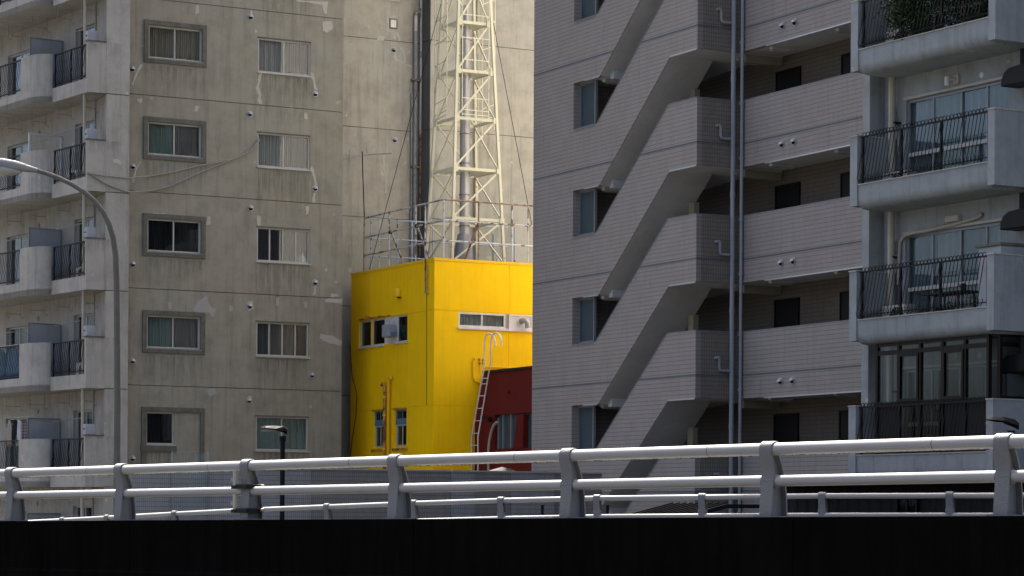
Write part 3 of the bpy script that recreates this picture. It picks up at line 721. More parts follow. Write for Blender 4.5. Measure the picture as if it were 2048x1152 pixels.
# ================================================================== WHITE BALCONY BUILDING (far right)
_o = P(1715, 600, 52.9); Rr = Fr((_o[0], _o[1]), 30.0)
wb = thing('white_balcony_building', 'pale rendered apartment building with black wrought railings at the right edge', 'apartment block', Rr)
RH = 2.80; WI = 1.0
rb_me = ring_me = None
rbp = [(.02, 0, 0), (-.13, 0, -.78), (-.16, 0, -.88), (-.13, 0, -.94), (-.07, 0, -.95), (-.03, 0, -.90), (-.03, 0, -.82)]
for k in range(-1, 6):
    zf = 16.70-RH*k; zc = zf-.50
    if zf < 3: continue
    prof = [(0, zf), (0, zf-.30), (.015, zf-.38), (.06, zf-.45), (.13, zf-.485), (.25, zf-.50), (WI+.1, zf-.50), (WI+.1, zf-.30), (.14, zf-.30), (.14, zf)]
    mb = MB(); n = len(prof)
    mb.add([(x, -4.10, z) for x, z in prof]+[(x, -.002, z) for x, z in prof], [tuple(range(n)), tuple(range(2*n-1, n-1, -1))]+[(i, (i+1) % n, (i+1) % n+n, i+n) for i in range(n)])
    mb.build('balcony_fascia', 'right_paint', wb, smooth=True)
    MB().box(-.02, .16, -4.09, -.01, zf+.001, zf+.022).build('fascia_coping', 'box_beige', wb)
    MB().box(-.03, WI, .0, .24, zf-.42, zf+1.02).build('end_wall', 'right_paint', wb)
    MB().box(-.045, WI, -.015, .255, zf+1.021, zf+1.045).build('wall_coping', 'box_beige', wb)
    MB().box(-.04, .15, -4.30, -4.10, zf-.45, zf+1.01).box(.1501, 6, -4.30, -4.12, zf-.45, zf+1.01).build('corner_parapet', 'right_paint', wb)
    MB().box(-.055, 6, -4.315, -4.09, zf+1.011, zf+1.035).build('wall_coping', 'box_beige', wb)
    MB().box(.25, 6, -4.12, 0, zf-.44, zf-.302).build('balcony_slab', 'right_paint', wb)
    # wall behind
    w0, w1 = Rr.X(2018, 160, WI)[1], Rr.X(1812, 200, WI)[1]
    hz0, hz1 = zf-.20, zf+1.80
    MB().wall('x', WI, WI+.2, -9, .63, zf-.50, zf+RH-.502, [(w0, w1, hz0, hz1)] if k != 3 else [(w0, w1, hz0, hz1)]).build('wall_panel', 'right_paint', wb)
    cu = {0: ('curtain_dark', 'curtain_grey'), 1: ('curtain_green', 'curtain_blue'), 2: ('curtain_white', 'curtain_blue'), 3: ('curtain_dark', 'curtain_grey')}.get(k, ('curtain_dark',))
    sp = [(Rr.X(px, 250, WI)[1]-w0)/(w1-w0) for px in (1970, 1918, 1862)]
    fo = window(wb, 'x', WI, w0, w1, hz0, hz1, 4, cu, rec=.05, fw=.055, fm='alu_grey', gm='glass_blue', sill=False, splits=sp, wave=.045)
    MB().box(WI+.03, WI+.13, w0+.06, w1-.06, zf+.62, zf+.70).build('mid_rail', 'alu', fo)
    MB().box(WI-.03, WI-.001, w0-.05, w1+.05, hz1+.01, hz1+.06).build('window_drip', 'box_beige', fo)
    # railing
    rt = zf+1.0
    MB().bar((.05, -4.09, rt), (.05, -.03, rt), .045, .03).bar((.0, -4.09, zf+.10), (.0, -.03, zf+.10), .03, .02).build('railing_rail', 'black_metal', wb)
    for yy in (-.09, -1.35, -2.6, -4.03): MB().bar((.05, yy, zf), (.05, yy, rt), .045).build('railing_post', 'black_metal', wb)
    n = 35
    for i in range(n):
        y_ = -.13-3.9*i/n
        if rb_me is None:
            o = MB().tube(rbp, .009, 5).build('railing_bar', 'black_metal', wb); rb_me = o.data
            o2 = MB().tube([(0, .05*math.cos(t*math.pi/8), .05*math.sin(t*math.pi/8)) for t in range(-2, 11)], .009, 5).build('scroll', 'black_metal', o); ring_me = o2.data
            o2.location = (.05-.03, 0, .035)
        else:
            o = bpy.data.objects.new('railing_bar', rb_me); COL.objects.link(o); o.parent = wb
            o2 = bpy.data.objects.new('scroll', ring_me); COL.objects.link(o2); o2.parent = o; o2.location = (.02, 0, .035)
        o.location = (.03, y_, rt)
    # drain pipe with bracket, lamp, disc
    q = Rr.X(1784, 200, .82); vp = MB().tube([(.82, q[1], zf-.3), (.82, q[1], zf+RH-.50)], .075, 14).build('drain_pipe', 'pipe_cream', wb, smooth=True)
    MB().box(.8, WI, q[1]-.09, q[1]+.09, zf+1.34, zf+1.37).build('pipe_bracket', 'brown_frame', vp)
    if k in (0, 1, 3):
        q = Rr.X(1915, 159, WI); z = q[2]+RH*(1-k)
        lm = MB().box(WI-.05, WI-.001, q[1]-.08, q[1]+.08, z-.09, z+.09).build('wall_lamp', 'box_beige', wb)
        MB().tube([(WI-.05, q[1], z), (WI-.14, q[1]+.1, z)], .03, 8).build('lamp_arm', 'box_beige', lm)
        MB().tube([(WI-.16, q[1]+.13, z-.12), (WI-.16, q[1]+.13, z+.06)], .055, 10).build('lamp_shade', 'box_white', lm, smooth=True)
        q = Rr.X(1965, 150, WI); MB().lathe([(0, -.05), (.06, -.03), (.07, 0)], (WI, q[1], q[2]+RH*(1-k)), 'x', 14).build('wall_cap', 'box_white', wb, smooth=True)
    if k == 2:
        q = Rr.X(1910, 438, WI); MB().box(WI-.1, WI-.001, q[1]-.2, q[1]+.2, q[2]-.06, q[2]+.06).build('wall_lamp', 'box_beige', wb)
    # dark range hood vent at the right
    q = Rr.X(2030, 157, WI-.3); z = q[2]+RH*(1-k); y0 = q[1]
    hood = MB(); pr = [(-.55, z-.14), (.25, z-.14), (.24, z+.0), (.16, z+.13), (.02, z+.20), (-.55, z+.24)]
    hood.prism([(y0+a, b) for a, b in pr], 'x', WI-.45, WI-.001).build('range_hood_vent', 'black_metal', wb, bev=.02)
    MB().tube([(WI-.2, y0-.22, z+.2), (WI-.2, y0-.22, z+.55)], .13, 12).build('duct', 'black_metal', wb, smooth=True)
# curved hose duct on the third balcony wall
MB().tube([Rr.X(a, b, WI-.05) for a, b in ((1964, 427), (1961, 432), (1940, 440), (1900, 451), (1860, 460), (1825, 466), (1808, 472), (1800, 485), (1798, 520), (1797, 570))], .038, 8).build('hose_cover', 'pipe_cream', wb, smooth=True)
MB().tube([Rr.X(a, b, WI-.05) for a, b in ((1793, 482), (1790, 490), (1789, 500), (1794, 512), (1795, 560))], .022, 8).build('hose', 'pipe_dull', wb, smooth=True)
MB().tube([Rr.X(a, b, WI-.05) for a, b in ((1790, 213), (1787, 225), (1790, 240), (1796, 260), (1797, 310))], .022, 8).build('hose', 'pipe_dull', wb, smooth=True)
# glazed brown enclosure on the fourth balcony
zf = 16.70-3*RH
EX = .20; ys = [Rr.X(px, 730, EX)[1] for px in (1753, 1796, 1839, 1884, 1929, 1975)]; ze = zf+RH-.505
zt_ = Rr.X(1975, 689, EX)[2]; zl = Rr.X(1975, 797, EX)[2]
ys[0] = min(ys[0], .62)
en = MB()
for y_ in ys: en.box(EX, EX+.08, y_-.035, y_+.035, zf-.3, ze)
for a, b in ((ze-.06, ze), (zt_-.045, zt_+.045), (zl-.05, zl+.03), (zf-.3, zf-.18)):
    for i in range(5): en.box(EX+.004, EX+.076, ys[i+1]+.036, ys[i]-.036, a, b)
enc = en.build('balcony_glazing', 'brown_frame', wb)
for i in range(5):
    for a, b in ((zt_+.045, ze-.06), (zl+.03, zt_-.045)):
        MB().box(EX+.03, EX+.04, ys[i+1]+.03, ys[i]-.03, a, b).build('pane', 'glass_blue', enc)
    if i in (1, 3): MB().wall('x', EX-.02, EX+.003, ys[i+1]+.03, ys[i]-.03, zl+.03, zt_-.045, [(ys[i+1]+.08, ys[i]-.08, zl+.09, zt_-.10)]).build('sash', 'brown_frame', enc)
    MB().box(EX+.03, EX+.05, ys[i+1]+.03, ys[i]-.03, zf-.18, zl-.05).build('lower_panel', 'door_dark' if i in (0, 3, 4) else 'glass_dark', enc)
yS = -4.10
en = MB()
for x_ in (EX+.1, 1.35): en.box(x_, x_+.07, yS, yS+.08, zf+.9, ze)
for a, b in ((ze-.06, ze), (zt_-.045, zt_+.045), (zf+1.04, zf+1.1)): en.box(EX+.17, 1.35, yS+.004, yS+.076, a, b)
en2 = en.build('balcony_glazing', 'brown_frame', wb)
MB().box(EX+.17, 1.35, yS+.03, yS+.04, zf+1.1, ze-.06).build('pane', 'glass_dark', en2)
# dark ground floor with ribbed cladding and small window
gf = MB(); g = []
for z in (0, 7.70): g.append([(.55+(.03 if (i//2) % 2 else 0), 3.3-.09*i, z) for i in range(120)])
MB().sheet(g).build('ribbed_cladding', 'roof_black', wb)
MB().box(-.1, 6, -7.5, 3.3, 7.705, 7.78).build('canopy', 'black_trim', wb)
window(wb, 'x', .5, Rr.X(1835, 1000, .5)[1], Rr.X(1793, 1000, .5)[1], 6.4, 7.45, 2, ('curtain_green', 'curtain_dark'), rec=-.02, fm='brown_frame', sill=False)
MB().box(WI+.8, 8, -9, .5, 0, 29.8).build('building_core', 'dark_room', wb)
MB().box(.6, WI+.2, .40, .63, 0, 29.8).build('corner_pier', 'right_paint', wb)
# things standing on these balconies
def on_r(k, x, y): return Rr.wor((x, y, 16.70-RH*k-.30))
rzR = Rr.a
ac_unit('outdoor unit with round fan on the topmost right balcony', on_r(0, .45, Rr.X(1800, 60, .5)[1]), rzR, .85, .62, group='air conditioners on the balconies')
ac_unit('outdoor unit with grille on the second balcony down, white building', on_r(1, .45, Rr.X(1793, 330, .5)[1]), rzR, .8, .5, group='air conditioners on the balconies')
ac_unit('outdoor unit beside the garden table on the third balcony down', on_r(2, .45, Rr.X(1792, 610, .5)[1]), rzR, .78, .55, group='air conditioners on the balconies')
y0 = Rr.X(1903, 565, .5)[1]
tt = thing('garden_table', 'dark slim-legged table on the third balcony, white building', 'table', loc=on_r(2, .5, y0), rz=rzR)
zt2 = .70
MB().box(-.28, .28, -.62, .62, zt2, zt2+.03).build('table_top', 'wood_dark', tt)
for sx, sy in ((-.2, -.45), (.2, -.45), (-.2, .45), (.2, .45)): MB().bar((sx, sy, zt2), (sx*1.2, sy*1.12, 0), .035).build('leg', 'wood_dark', tt)
MB().bar((-.2, -.47, .35), (-.2, .47, .35), .02).build('stretcher', 'wood_dark', tt)
wt = thing('watering_can', 'small dark watering can standing on the balcony table', 'watering can', loc=Rr.wor((.45, y0-.42, 16.70-2*RH-.30+zt2+.03)), rz=rzR)
MB().lathe([(0, 0), (.06, 0), (.055, .14), (.05, .15), (0, .15)], (0, 0, 0), 'z', 12).build('body', 'black_metal', wt, smooth=True)
MB().tube([(0, .05, .04), (0, .12, .12), (0, .16, .17)], .012, 6).tube([(0, -.05, .05), (0, -.10, .10), (0, -.04, .17)], .008, 6).build('spout', 'black_metal', wt)
pb = thing('plastic_crate', 'blue plastic crate under the balcony table', 'crate', loc=on_r(2, .5, y0+.35), rz=rzR)
cr = MB().box(-.15, .15, -.2, .2, 0, .02)
for zz in (.08, .16, .26): cr.wall('z' if False else 'x', -.15, -.14, -.2, .2, zz-.02, zz+.02).wall('x', .14, .15, -.2, .2, zz-.02, zz+.02).wall('y', -.2, -.19, -.15, .15, zz-.02, zz+.02).wall('y', .19, .2, -.15, .15, zz-.02, zz+.02)
for a, b in ((-.145, -.195), (.145, -.195), (-.145, .195), (.145, .195)): cr.bar((a, b, 0), (a, b, .28), .02)
cr.build('crate_body', 'blue_plastic', pb)
pc = thing('storage_cabinet', 'pale blue storage box showing above the corner of the third balcony', 'cabinet', loc=on_r(2, .62, -3.75), rz=rzR)
MB().box(-.3, .3, -.33, .33, 0, 1.52).build('cabinet_body', 'partition', pc, bev=.01); MB().box(-.34, .34, -.37, .37, 1.521, 1.58).build('lid', 'surround', pc, bev=.01)
def plant(label, wor, rz, w_, h, n, leaf=.05, up=0.0, seed=1, cat='shrub', name='potted_shrub', pot=True):
    r = random.Random(seed); t = thing(name, label, cat, loc=wor, rz=rz)
    if pot: MB().lathe([(0, 0), (.12, 0), (.16, .24), (.17, .26), (.14, .26), (.13, .22), (0, .22)], (0, 0, 0), 'z', 14).build('pot', 'terracotta', t, smooth=True)
    tr = MB(); blobs = []
    for i in range(7):
        a = (r.uniform(-w_*.4, w_*.4)*.5, r.uniform(-w_*.45, w_*.45), up+h*r.uniform(.35, .9)); blobs.append(a)
        tr.tube([(0, 0, .2), (a[0]*.3, a[1]*.3, .2+(a[2]-.2)*.5), a], [.016, .011, .004], 5)
    tr.build('stem', 'bark', t)
    for m, fr_ in (('leaf', .8), ('leaf_light', .2)):
        mb = MB()
        for i in range(int(n*fr_)):
            b = r.choice(blobs); s = (r.gauss(0, w_*.10), r.gauss(0, w_*.16), r.gauss(0, min(h*.14, .22))); p = Vector((b[0]+s[0], b[1]+s[1], b[2]+s[2]))
            d = Vector((r.gauss(0, 1), r.gauss(0, 1), r.gauss(-.2, .7))).normalized(); u = d.cross(Vector((r.gauss(0, 1), r.gauss(0, 1), r.gauss(0, 1)))).normalized()
            L_ = leaf*r.uniform(.7, 1.3); W = L_*.42
            mb.add([p, p+d*L_*.5+u*W*.5, p+d*L_, p+d*L_*.5-u*W*.5], [(0, 1, 2, 3)])
        mb.build('foliage', m, t, kind='stuff')
    return t
plant('bushy dark green shrub leaning over the topmost right railing', on_r(0, .30, Rr.X(1850, 30, .3)[1]), rzR, 1.3, 1.6, 6500, .075, .1, 3)
plant('denser green shrub beside the corner parapet of the topmost balcony', on_r(0, .32, Rr.X(1930, 30, .3)[1]), rzR, 1.3, 1.6, 6500, .075, .1, 5)
plant('small flowering plant in a brown pot beneath the balcony table', on_r(2, .3, y0-.15), rzR, .4, .5, 260, .06, .1, 8)

# ================================================================== YELLOW BUILDING
_o = P(868.5, 600, 73.4); Y = Fr((_o[0], _o[1]), 28.33)
yb = thing('yellow_building', 'bright yellow rendered flat-roofed building in the gap between the apartment blocks', 'building', Y)
RZ = 14.40; J1, J2 = 12.93, 10.19; DY = 5.70
def rng(*pts): return [p for p in pts]
yw = [(Y.X(718, 640)[1], Y.X(816, 630)[1], Y.X(816, 683)[2]-.0, Y.X(816, 628)[2])]       # left face window band
yw = [(yw[0][1], yw[0][0], yw[0][2], yw[0][3])]
s0 = (Y.X(768, 850)[1], Y.X(747, 850)[1]); s1 = (Y.X(813, 850)[1], Y.X(789, 850)[1]); sz = (Y.X(800, 893)[2], Y.X(800, 819)[2])
lw = [(s0[0], s0[1], *sz), (s1[0], s1[1], *sz)]
rw = (Y.Y(917, 640)[0], Y.Y(1068, 640)[0]+.3, Y.Y(960, 655)[2], Y.Y(960, 626)[2])
vj = (Y.X(742, 600)[1], Y.X(815, 600)[1]); vr = Y.Y(1018, 600)[0]
for za, zb_ in ((J1, RZ), (J2, J1), (0, J2)):
    ys_ = [0] + [vj[1], vj[0]] + [DY]
    for a, b in zip(ys_[:-1], ys_[1:]):
        MB().wall('x', 0, .2, a+(.005 if a else .0), b-.005, za+.007, zb_-.007, [h for h in yw+lw]).build('wall_panel', 'yellow', yb)
    for a, b in ((.0, vr), (vr, 6.0)):
        MB().wall('y', 0, .2, a+(.005 if a else .2005), b-.005, za+.007, zb_-.007, [rw]).build('wall_panel', 'yellow', yb)
    MB().box(.0001, .2, .0001, .2, za+.007, zb_-.007).build('corner_strip', 'yellow', yb)
fil = MB()
for z in (J1, J2): fil.box(.012, .19, .012, DY-.01, z-.02, z+.02).box(.19, 5.9, .012, .19, z-.02, z+.02)
for v in vj: fil.box(.012, .18, v-.02, v+.02, 0, RZ-.02)
fil.box(vr-.02, vr+.02, .012, .18, 0, rw[2]-.01).box(vr-.02, vr+.02, .012, .18, rw[3]+.01, RZ-.02)
fil.build('joint_filler', 'yellow_trim', yb)
MB().box(.5, 5.8, .5, DY-.1, .1, RZ-.3).build('building_core', 'dark_room', yb)
MB().box(.01, 5.99, .01, DY, RZ-.2, RZ-.02).build('roof', 'groove', yb)
MB().wall('y', -.02, .12, .1201, 6, RZ-.05, RZ+.03).box(-.02, .12, -.02, DY, RZ-.05, RZ+.03).build('roof_flashing', 'yellow_trim', yb)
# window band on the left face: two dark panes, patched vent panel, one pane
a, b, c, d = yw[0]; yA = Y.X(768, 650)[1]; yB_ = Y.X(793, 650)[1]
window(yb, 'x', 0, yA, b, c, d, 2, ('curtain_dark',), rec=.05, fw=.05, fm='pipe_pale', gm='glass_dark', name='window')
window(yb, 'x', 0, a, yB_, c, d, 1, ('curtain_dark',), rec=.03, fw=.05, fm='pipe_pale', gm='glass_dark', name='window')
vp = MB().box(.02, .06, yB_+.005, yA-.005, c, d).build('vent_panel', 'white_paint', yb)
g = MB()
for i in range(6): g.box(.0, .019, yB_+.05+i*.1, yB_+.08+i*.1, d-.30, d-.06)
g.build('louvre_slat', 'box_white', vp)
q = Y.X(781, 661, -.1)
MB().box(-.28, .0, q[1]-.22, q[1]+.24, q[2]-.20, q[2]+.17).build('extractor_cowl', 'partition', vp, bev=.03)
MB().box(-.20, -.05, q[1]-.27, q[1]-.221, q[2]-.16, q[2]-.06).build('cowl_flap', 'blue_frame', vp)
MB().box(-.03, -.001, yA+.1, b-.05, d+.03, d+.07).build('cracked_lintel', 'rusty_yellow', yb)
crk = [Y.X(*p, -.004) for p in ((731, 633), (738, 633), (739, 637), (760, 634), (780, 631))]
MB().tube([(p[0], p[1], p[2]) for p in crk], .02, 5).build('crack', 'rusty_yellow', yb)
# lower sash windows
for (p, q_) in (s0, s1):
    zt, zb_ = sz[1], sz[0]; zm = zb_+(zt-zb_)*.66
    fo = window(yb, 'x', 0, p, q_, zm+.06, zt, 2, ('curtain_dark',), rec=.05, fw=.05, fm='blue_frame', gm='glass_dark', sill=False, name='transom_window')
    fo = window(yb, 'x', 0, p, q_, zb_, zm-.06, 2, ('curtain_green', 'curtain_dark'), rec=.06, fw=.05, fm='alu', gm='glass_dark', sill=False, name='sash_window')
    MB().box(.04, .12, p, q_, zm-.06, zm+.06).build('transom', 'blue_frame', fo)
    MB().box(-.05, .04, p-.08, q_+.08, zb_-.12, zb_-.05).build('window_ledge', 'rusty_yellow', yb)
    MB().box(-.04, -.001, p-.04, q_+.08, zt+.01, zt+.04).build('window_drip', 'rusty_yellow', yb)
# wall pipes of the left face
for px, m, top in ((769, 'rusty_yellow', 770), (777, 'yellow_trim', 758)):
    q = Y.X(px, top, -.09)
    po = MB().tube([(-.09, q[1], 0), (-.09, q[1], q[2]-.06), (-.09, q[1]+(.03 if px < 775 else -.03), q[2]+.03), (-.09, q[1]+(.14 if px < 775 else -.14), q[2]+.05), (-.09, q[1]+(.2 if px < 775 else -.2), q[2]-.02)], .045, 10).build('wall_pipe', m, yb, smooth=True)
    for zz in (q[2]-.35, q[2]-.9, q[2]-1.9, q[2]-2.6): MB().tube([(-.09, q[1], zz-.03), (-.09, q[1], zz+.03)], .058, 10).build('pipe_collar', 'yellow_trim', po)
q = Y.X(800, 594, 0)       # domed vent cowl
cw = MB(); cw.lathe([(.12, 0), (.12, .16), (.10, .22), (.06, .26), (0, .275)], (-.07, q[1], q[2]), 'z', 14).build('vent_cowl', 'yellow_trim', yb, smooth=True)
MB().box(-.08, 0, q[1]-.06, q[1]+.06, q[2]-.03, q[2]).build('vent_neck', 'dark_room', yb)
q = [Y.X(p[0], p[1], -.04) for p in ((850.5, 500), (850.5, 586), (857, 587))]
MB().tube([(-.04, q[0][1], q[0][2]), (-.04, q[1][1], q[1][2]), (-.04, q[2][1], q[2][2])], .022, 6).build('conduit', 'rusty_pipe', yb)
q = [Y.X(p[0], p[1], -.04) for p in ((853, 530), (855.5, 531), (855.5, 584))]
MB().tube(q, .012, 5).build('conduit', 'rusty_pipe', yb)
MB().tube([Y.X(853, p, -.012) for p in (588, 640, 720, 810)], .008, 4).build('cable', 'black_metal', yb)
MB().tube([Y.X(*p, -.03) for p in ((700, 690), (704, 750), (714, 790), (712, 830), (704, 880), (700, 920))], .012, 5).build('cable', 'black_metal', yb)
# right face: strip window, white panel with elbow duct
xw1 = Y.Y(1011, 640)[0]
window(yb, 'y', 0, rw[0], xw1, rw[2], rw[3], 2, ('curtain_green',), rec=.0, fw=.05, fm='white_paint', gm='glass', name='strip_window')
wp = MB().box(xw1+.1, rw[1], -.01, .04, rw[2]-.02, rw[3]).build('window_panel', 'white_paint', yb)
MB().wall('y', -.03, -.0101, xw1+.1, rw[1], rw[2]-.02, rw[3], [(xw1+.14, Y.Y(1062, 640)[0], rw[2]+.05, rw[3]-.04)]).build('panel_frame', 'white_paint', wp)
MB().box(xw1+.005, xw1+.095, .0, .05, rw[2], rw[3]).build('mullion', 'pipe_cream', wp)
MB().box(rw[0]-.05, rw[1], -.06, -.031, rw[2]-.07, rw[2]-.025).build('window_ledge', 'white_paint', wp)
q = Y.Y(1045, 642, -.02)
pts = [(q[0]-.03, -.01, q[2]), (q[0]-.02, -.14, q[2]+.01), (q[0]+.03, -.21, q[2]-.01), (q[0]+.06, -.23, q[2]-.08), (q[0]+.07, -.23, q[2]-.22)]
MB().tube(pts, .085, 14).build('elbow_duct', 'duct_steel', wp, smooth=True)
MB().tube([Y.Y(*p, -.03) for p in ((950.5, 720), (948, 716), (946.5, 722), (946.5, 756), (950, 762), (956, 765), (962, 766))], .022, 8).build('conduit', 'yellow_trim', yb, smooth=True)
for p in ((958.5, 719), (958.5, 727), (966.5, 720), (966.5, 727)): q = Y.Y(*p, 0); MB().lathe([(0, -.05), (.035, -.04), (.035, 0)], q, 'y', 8).build('pipe_stub', 'rusty_yellow', yb)
MB().tube([Y.Y(*p, -.03) for p in ((960.5, 722), (960.5, 745), (963, 748), (966, 746))], .012, 6).build('conduit', 'yellow_trim', yb)
MB().tube([Y.Y(*p, -.04) for p in ((968, 734), (1000, 735), (1040, 738))], .02, 6).build('ledge_pipe', 'yellow_trim', yb)

# ================================================================== RED BUILDING
RX = Y.Y(950, 800)[0]
rb = thing('red_building', 'low dark red building with slanted window piers beside the yellow building', 'building', Y)
zt = Y.X(1065, 737, RX)[2]
w1a, w1b = Y.X(1035, 860, RX)[1], Y.X(989, 860, RX)[1]; wz1 = Y.X(1000, 829, RX)[2]; wz0 = Y.X(1020, 897, RX)[2]
w2b = Y.X(1049, 860, RX)[1]; YL = -4.2
def zf_(px, py): q = Y.X(px, py, RX); return (q[1], q[2])
x0 = .0
edge = [zf_(968, 744), zf_(944, 872), zf_(944, 945)]
wl = MB()
# wall as pieces round two openings with raking piers
top = zt
wl.prism([(edge[0][0], top), (edge[1][0], edge[1][1]), (edge[2][0], 0.0), (w1b, 0.0), (w1b, top)], 'x', RX, RX+.25)
wl.prism([(w1b, wz1), (w1b, top), (YL, top), (YL, wz1)], 'x', RX, RX+.25)
wl.prism([(w1b, 0), (w1b, wz0), (YL, wz0), (YL, 0)], 'x', RX, RX+.25)
wl.build('wall', 'red', rb)
bt = [zf_(1036, 829), zf_(1049, 829), zf_(1047, 897), zf_(1028, 897)]
MB().prism(bt, 'x', RX-.03, RX+.25).build('raking_pier', 'red', rb)
b2 = [zf_(989, 829), zf_(993, 829), zf_(991, 897), zf_(986, 897)]
MB().box(RX-.05, RX+.3, YL, edge[0][0]+.02, top+.002, top+.07).build('roof_edge', 'black_trim', rb)
MB().box(RX+.25, 5.8, YL, YL+.2, 0, top).box(RX+.26, 5.8, YL+.21, -.02, top-.2, top-.05).build('roof', 'red', rb)
pz = MB().box(RX+.14, RX+.16, YL+.05, w1b-.01, wz0, wz1).build('pane', 'frosted', rb)
for yy in (w1a+.55, w1b-.35): MB().box(RX+.08, RX+.139, yy-.03, yy+.03, wz0, wz1).build('window_bar', 'alu_grey', pz)
MB().box(RX+.07, RX+.139, w1b-.12, w1b-.05, wz0, wz1-.08).build('window_post', 'alu_grey', pz)
MB().box(RX+.4, 5, YL+.4, -.3, .1, top-.3).build('building_core', 'dark_room', rb)
q = Y.X(1018, 782, RX); MB().lathe([(0, -.07), (.05, -.05), (.06, 0)], q, 'x', 10).build('wall_cap', 'red', rb, smooth=True)
MB().tube([Y.X(*p, RX-.1) for p in ((994, 844), (988, 850), (983, 862), (979, 880), (977, 900), (977, 946))], .04, 8).build('hose_cover', 'pipe_cream', rb, smooth=True)
q = Y.X(979, 838, RX-.1)
fl = MB().bar(Y.X(962, 832, RX-.05), q, .03).build('light_bracket', 'black_metal', rb); MB().box(q[0]-.06, q[0]+.04, q[1]-.08, q[1]+.05, q[2]-.08, q[2]+.05).build('flood_light', 'black_metal', fl)
# white ladder
ld = thing('white_ladder', 'white steel ladder with hooked handrails leaning over the red wall', 'ladder', loc=Y.wor(Y.X(947, 945, RX-.12)[:2]+(0,)), rz=Y.a)
lf = Fr(tuple(ld.location), Y.yaw)
pl = RX-.14
def rail(pts, v):
    return [lf.X(a, b, 0) if False else lf.loc(Y.wor(Y.X(a, b, v))) for a, b in pts]
A = rail([(943, 960), (943, 876), (967, 742)], pl); A2 = [(lf.loc(Y.wor(Y.X(a, b, pl)))) for a, b in ((968, 730), (969, 690), (969.5, 680), (972, 671), (977, 667), (983, 668), (988, 675), (990.5, 684), (991, 693))]
Bp = rail([(956, 960), (956, 874), (979, 738)], pl+.0); B2 = [(lf.loc(Y.wor(Y.X(a, b, pl)))) for a, b in ((981.5, 728), (981.5, 690), (982.5, 678), (986, 669), (992, 665), (998, 668), (1002, 675), (1003.5, 684), (1003.5, 692))]
def resample(pts, k): return pts
MB().tube(A+A2, .022, 8).build('side_rail', 'white_paint', ld, smooth=True)
MB().tube(Bp+B2, .022, 8).build('side_rail', 'white_paint', ld, smooth=True)
for py in (757, 768, 792, 817, 842, 867, 891, 916, 942):
    def on(path, py_):
        for (p, q_) in zip(path[:-1], path[1:]):
            if min(p[1], q_[1]) <= py_ <= max(p[1], q_[1]):
                t = (py_-p[1])/((q_[1]-p[1]) or 1); return p[0]+(q_[0]-p[0])*t
    xa_, xb_ = on([(943, 960), (943, 876), (967, 742)], py), on([(956, 960), (956, 874), (979, 738)], py-.5)
    MB().tube(rail([(xa_, py), (xb_, py-.6)], pl), .012, 6).build('rung', 'white_paint', ld)

# ================================================================== ROOF: railing, tower, flue, aerial
rr = thing('rooftop_railing', 'rusty peeling pipe railing round the roof of the yellow building', 'railing', fr=Fr((*Y.o[:2], RZ), Y.yaw))
RF = Fr((*Y.o[:2], RZ), Y.yaw)
fy = .22
c0 = RF.Y(886.5, 399, fy); lx = c0[0]; hz = c0[2]
l1 = RF.X(728.5, 437, lx)[1]
q = RF.Y(1064, 412, fy)
h3 = [hz, RF.Y(887, 440, fy)[2], RF.Y(887, 481, fy)[2]]
def rt(a, b, r, m='rusty_rail', nm='rail'): return MB().tube([a, b], r, 8).build(nm, m, rr, smooth=True)
h_l = [hz, hz-.66, hz-1.24]
for i, z in enumerate(h3): rt((lx, fy, z), (5.4, fy, z), .026, 'rusty_rail' if i else 'rusty_pipe')
for i, z in enumerate((hz, hz-.60, hz-1.15)):
    rt((lx, fy, z), (lx, l1, z), .026, 'rusty_rail')
    rt((lx, l1, z), (5.4, l1, z), .022, 'rusty_blue')
for px in (887, 957, 1024, 1056): x = RF.Y(px, 470, fy)[0]; rt((x, fy, .0), (x, fy, hz), .028 if px != 1056 else .018, 'rusty_rail' if px != 957 else 'rusty_pipe', 'post')
for px in (728.5, 759, 778.5, 831.5, 850.5): y_ = RF.X(px, 470, lx)[1]; rt((lx, y_, .0), (lx, y_, hz), .026 if px != 759 else .018, 'rusty_rail' if px != 728.5 else 'rusty_pipe', 'post')
for px in (742, 795, 824, 866, 985, 1030): x = RF.Y(px, 470, l1)[0]; rt((x, l1, .0), (x, l1, hz), .024, 'rusty_blue', 'post')
for (pa, pb) in (((957, 446), (943, 522)),): a, b = RF.Y(*pa, fy), RF.Y(*pb, fy); rt(a, (b[0], fy+.5, .0), .035, 'rusty_pipe', 'brace')
for (pa, pb) in (((833, 449), (867, 512)), ((781, 460), (815, 519))):
    a = RF.X(*pa, lx); q_ = RF.X(*pb, lx+.9); rt(a, (q_[0], q_[1], .0), .03, 'rusty_rail', 'brace')
for px, z in ((833, hz-.60), (781, hz-.60), (850, hz-.60)): y_ = RF.X(px, 450, lx)[1]; MB().lathe([(0, -.03), (.06, -.02), (.06, .02), (0, .03)], (lx, y_, z), 'y', 10).build('clamp', 'black_metal', rr, smooth=True)
for i in range(9): x = lx+.1+i*.36+R_.uniform(-.08, .08); MB().box(x, x+.12, fy-.06, fy+.06, .03, .05).build('foot_plate', 'rusty_pipe', rr)

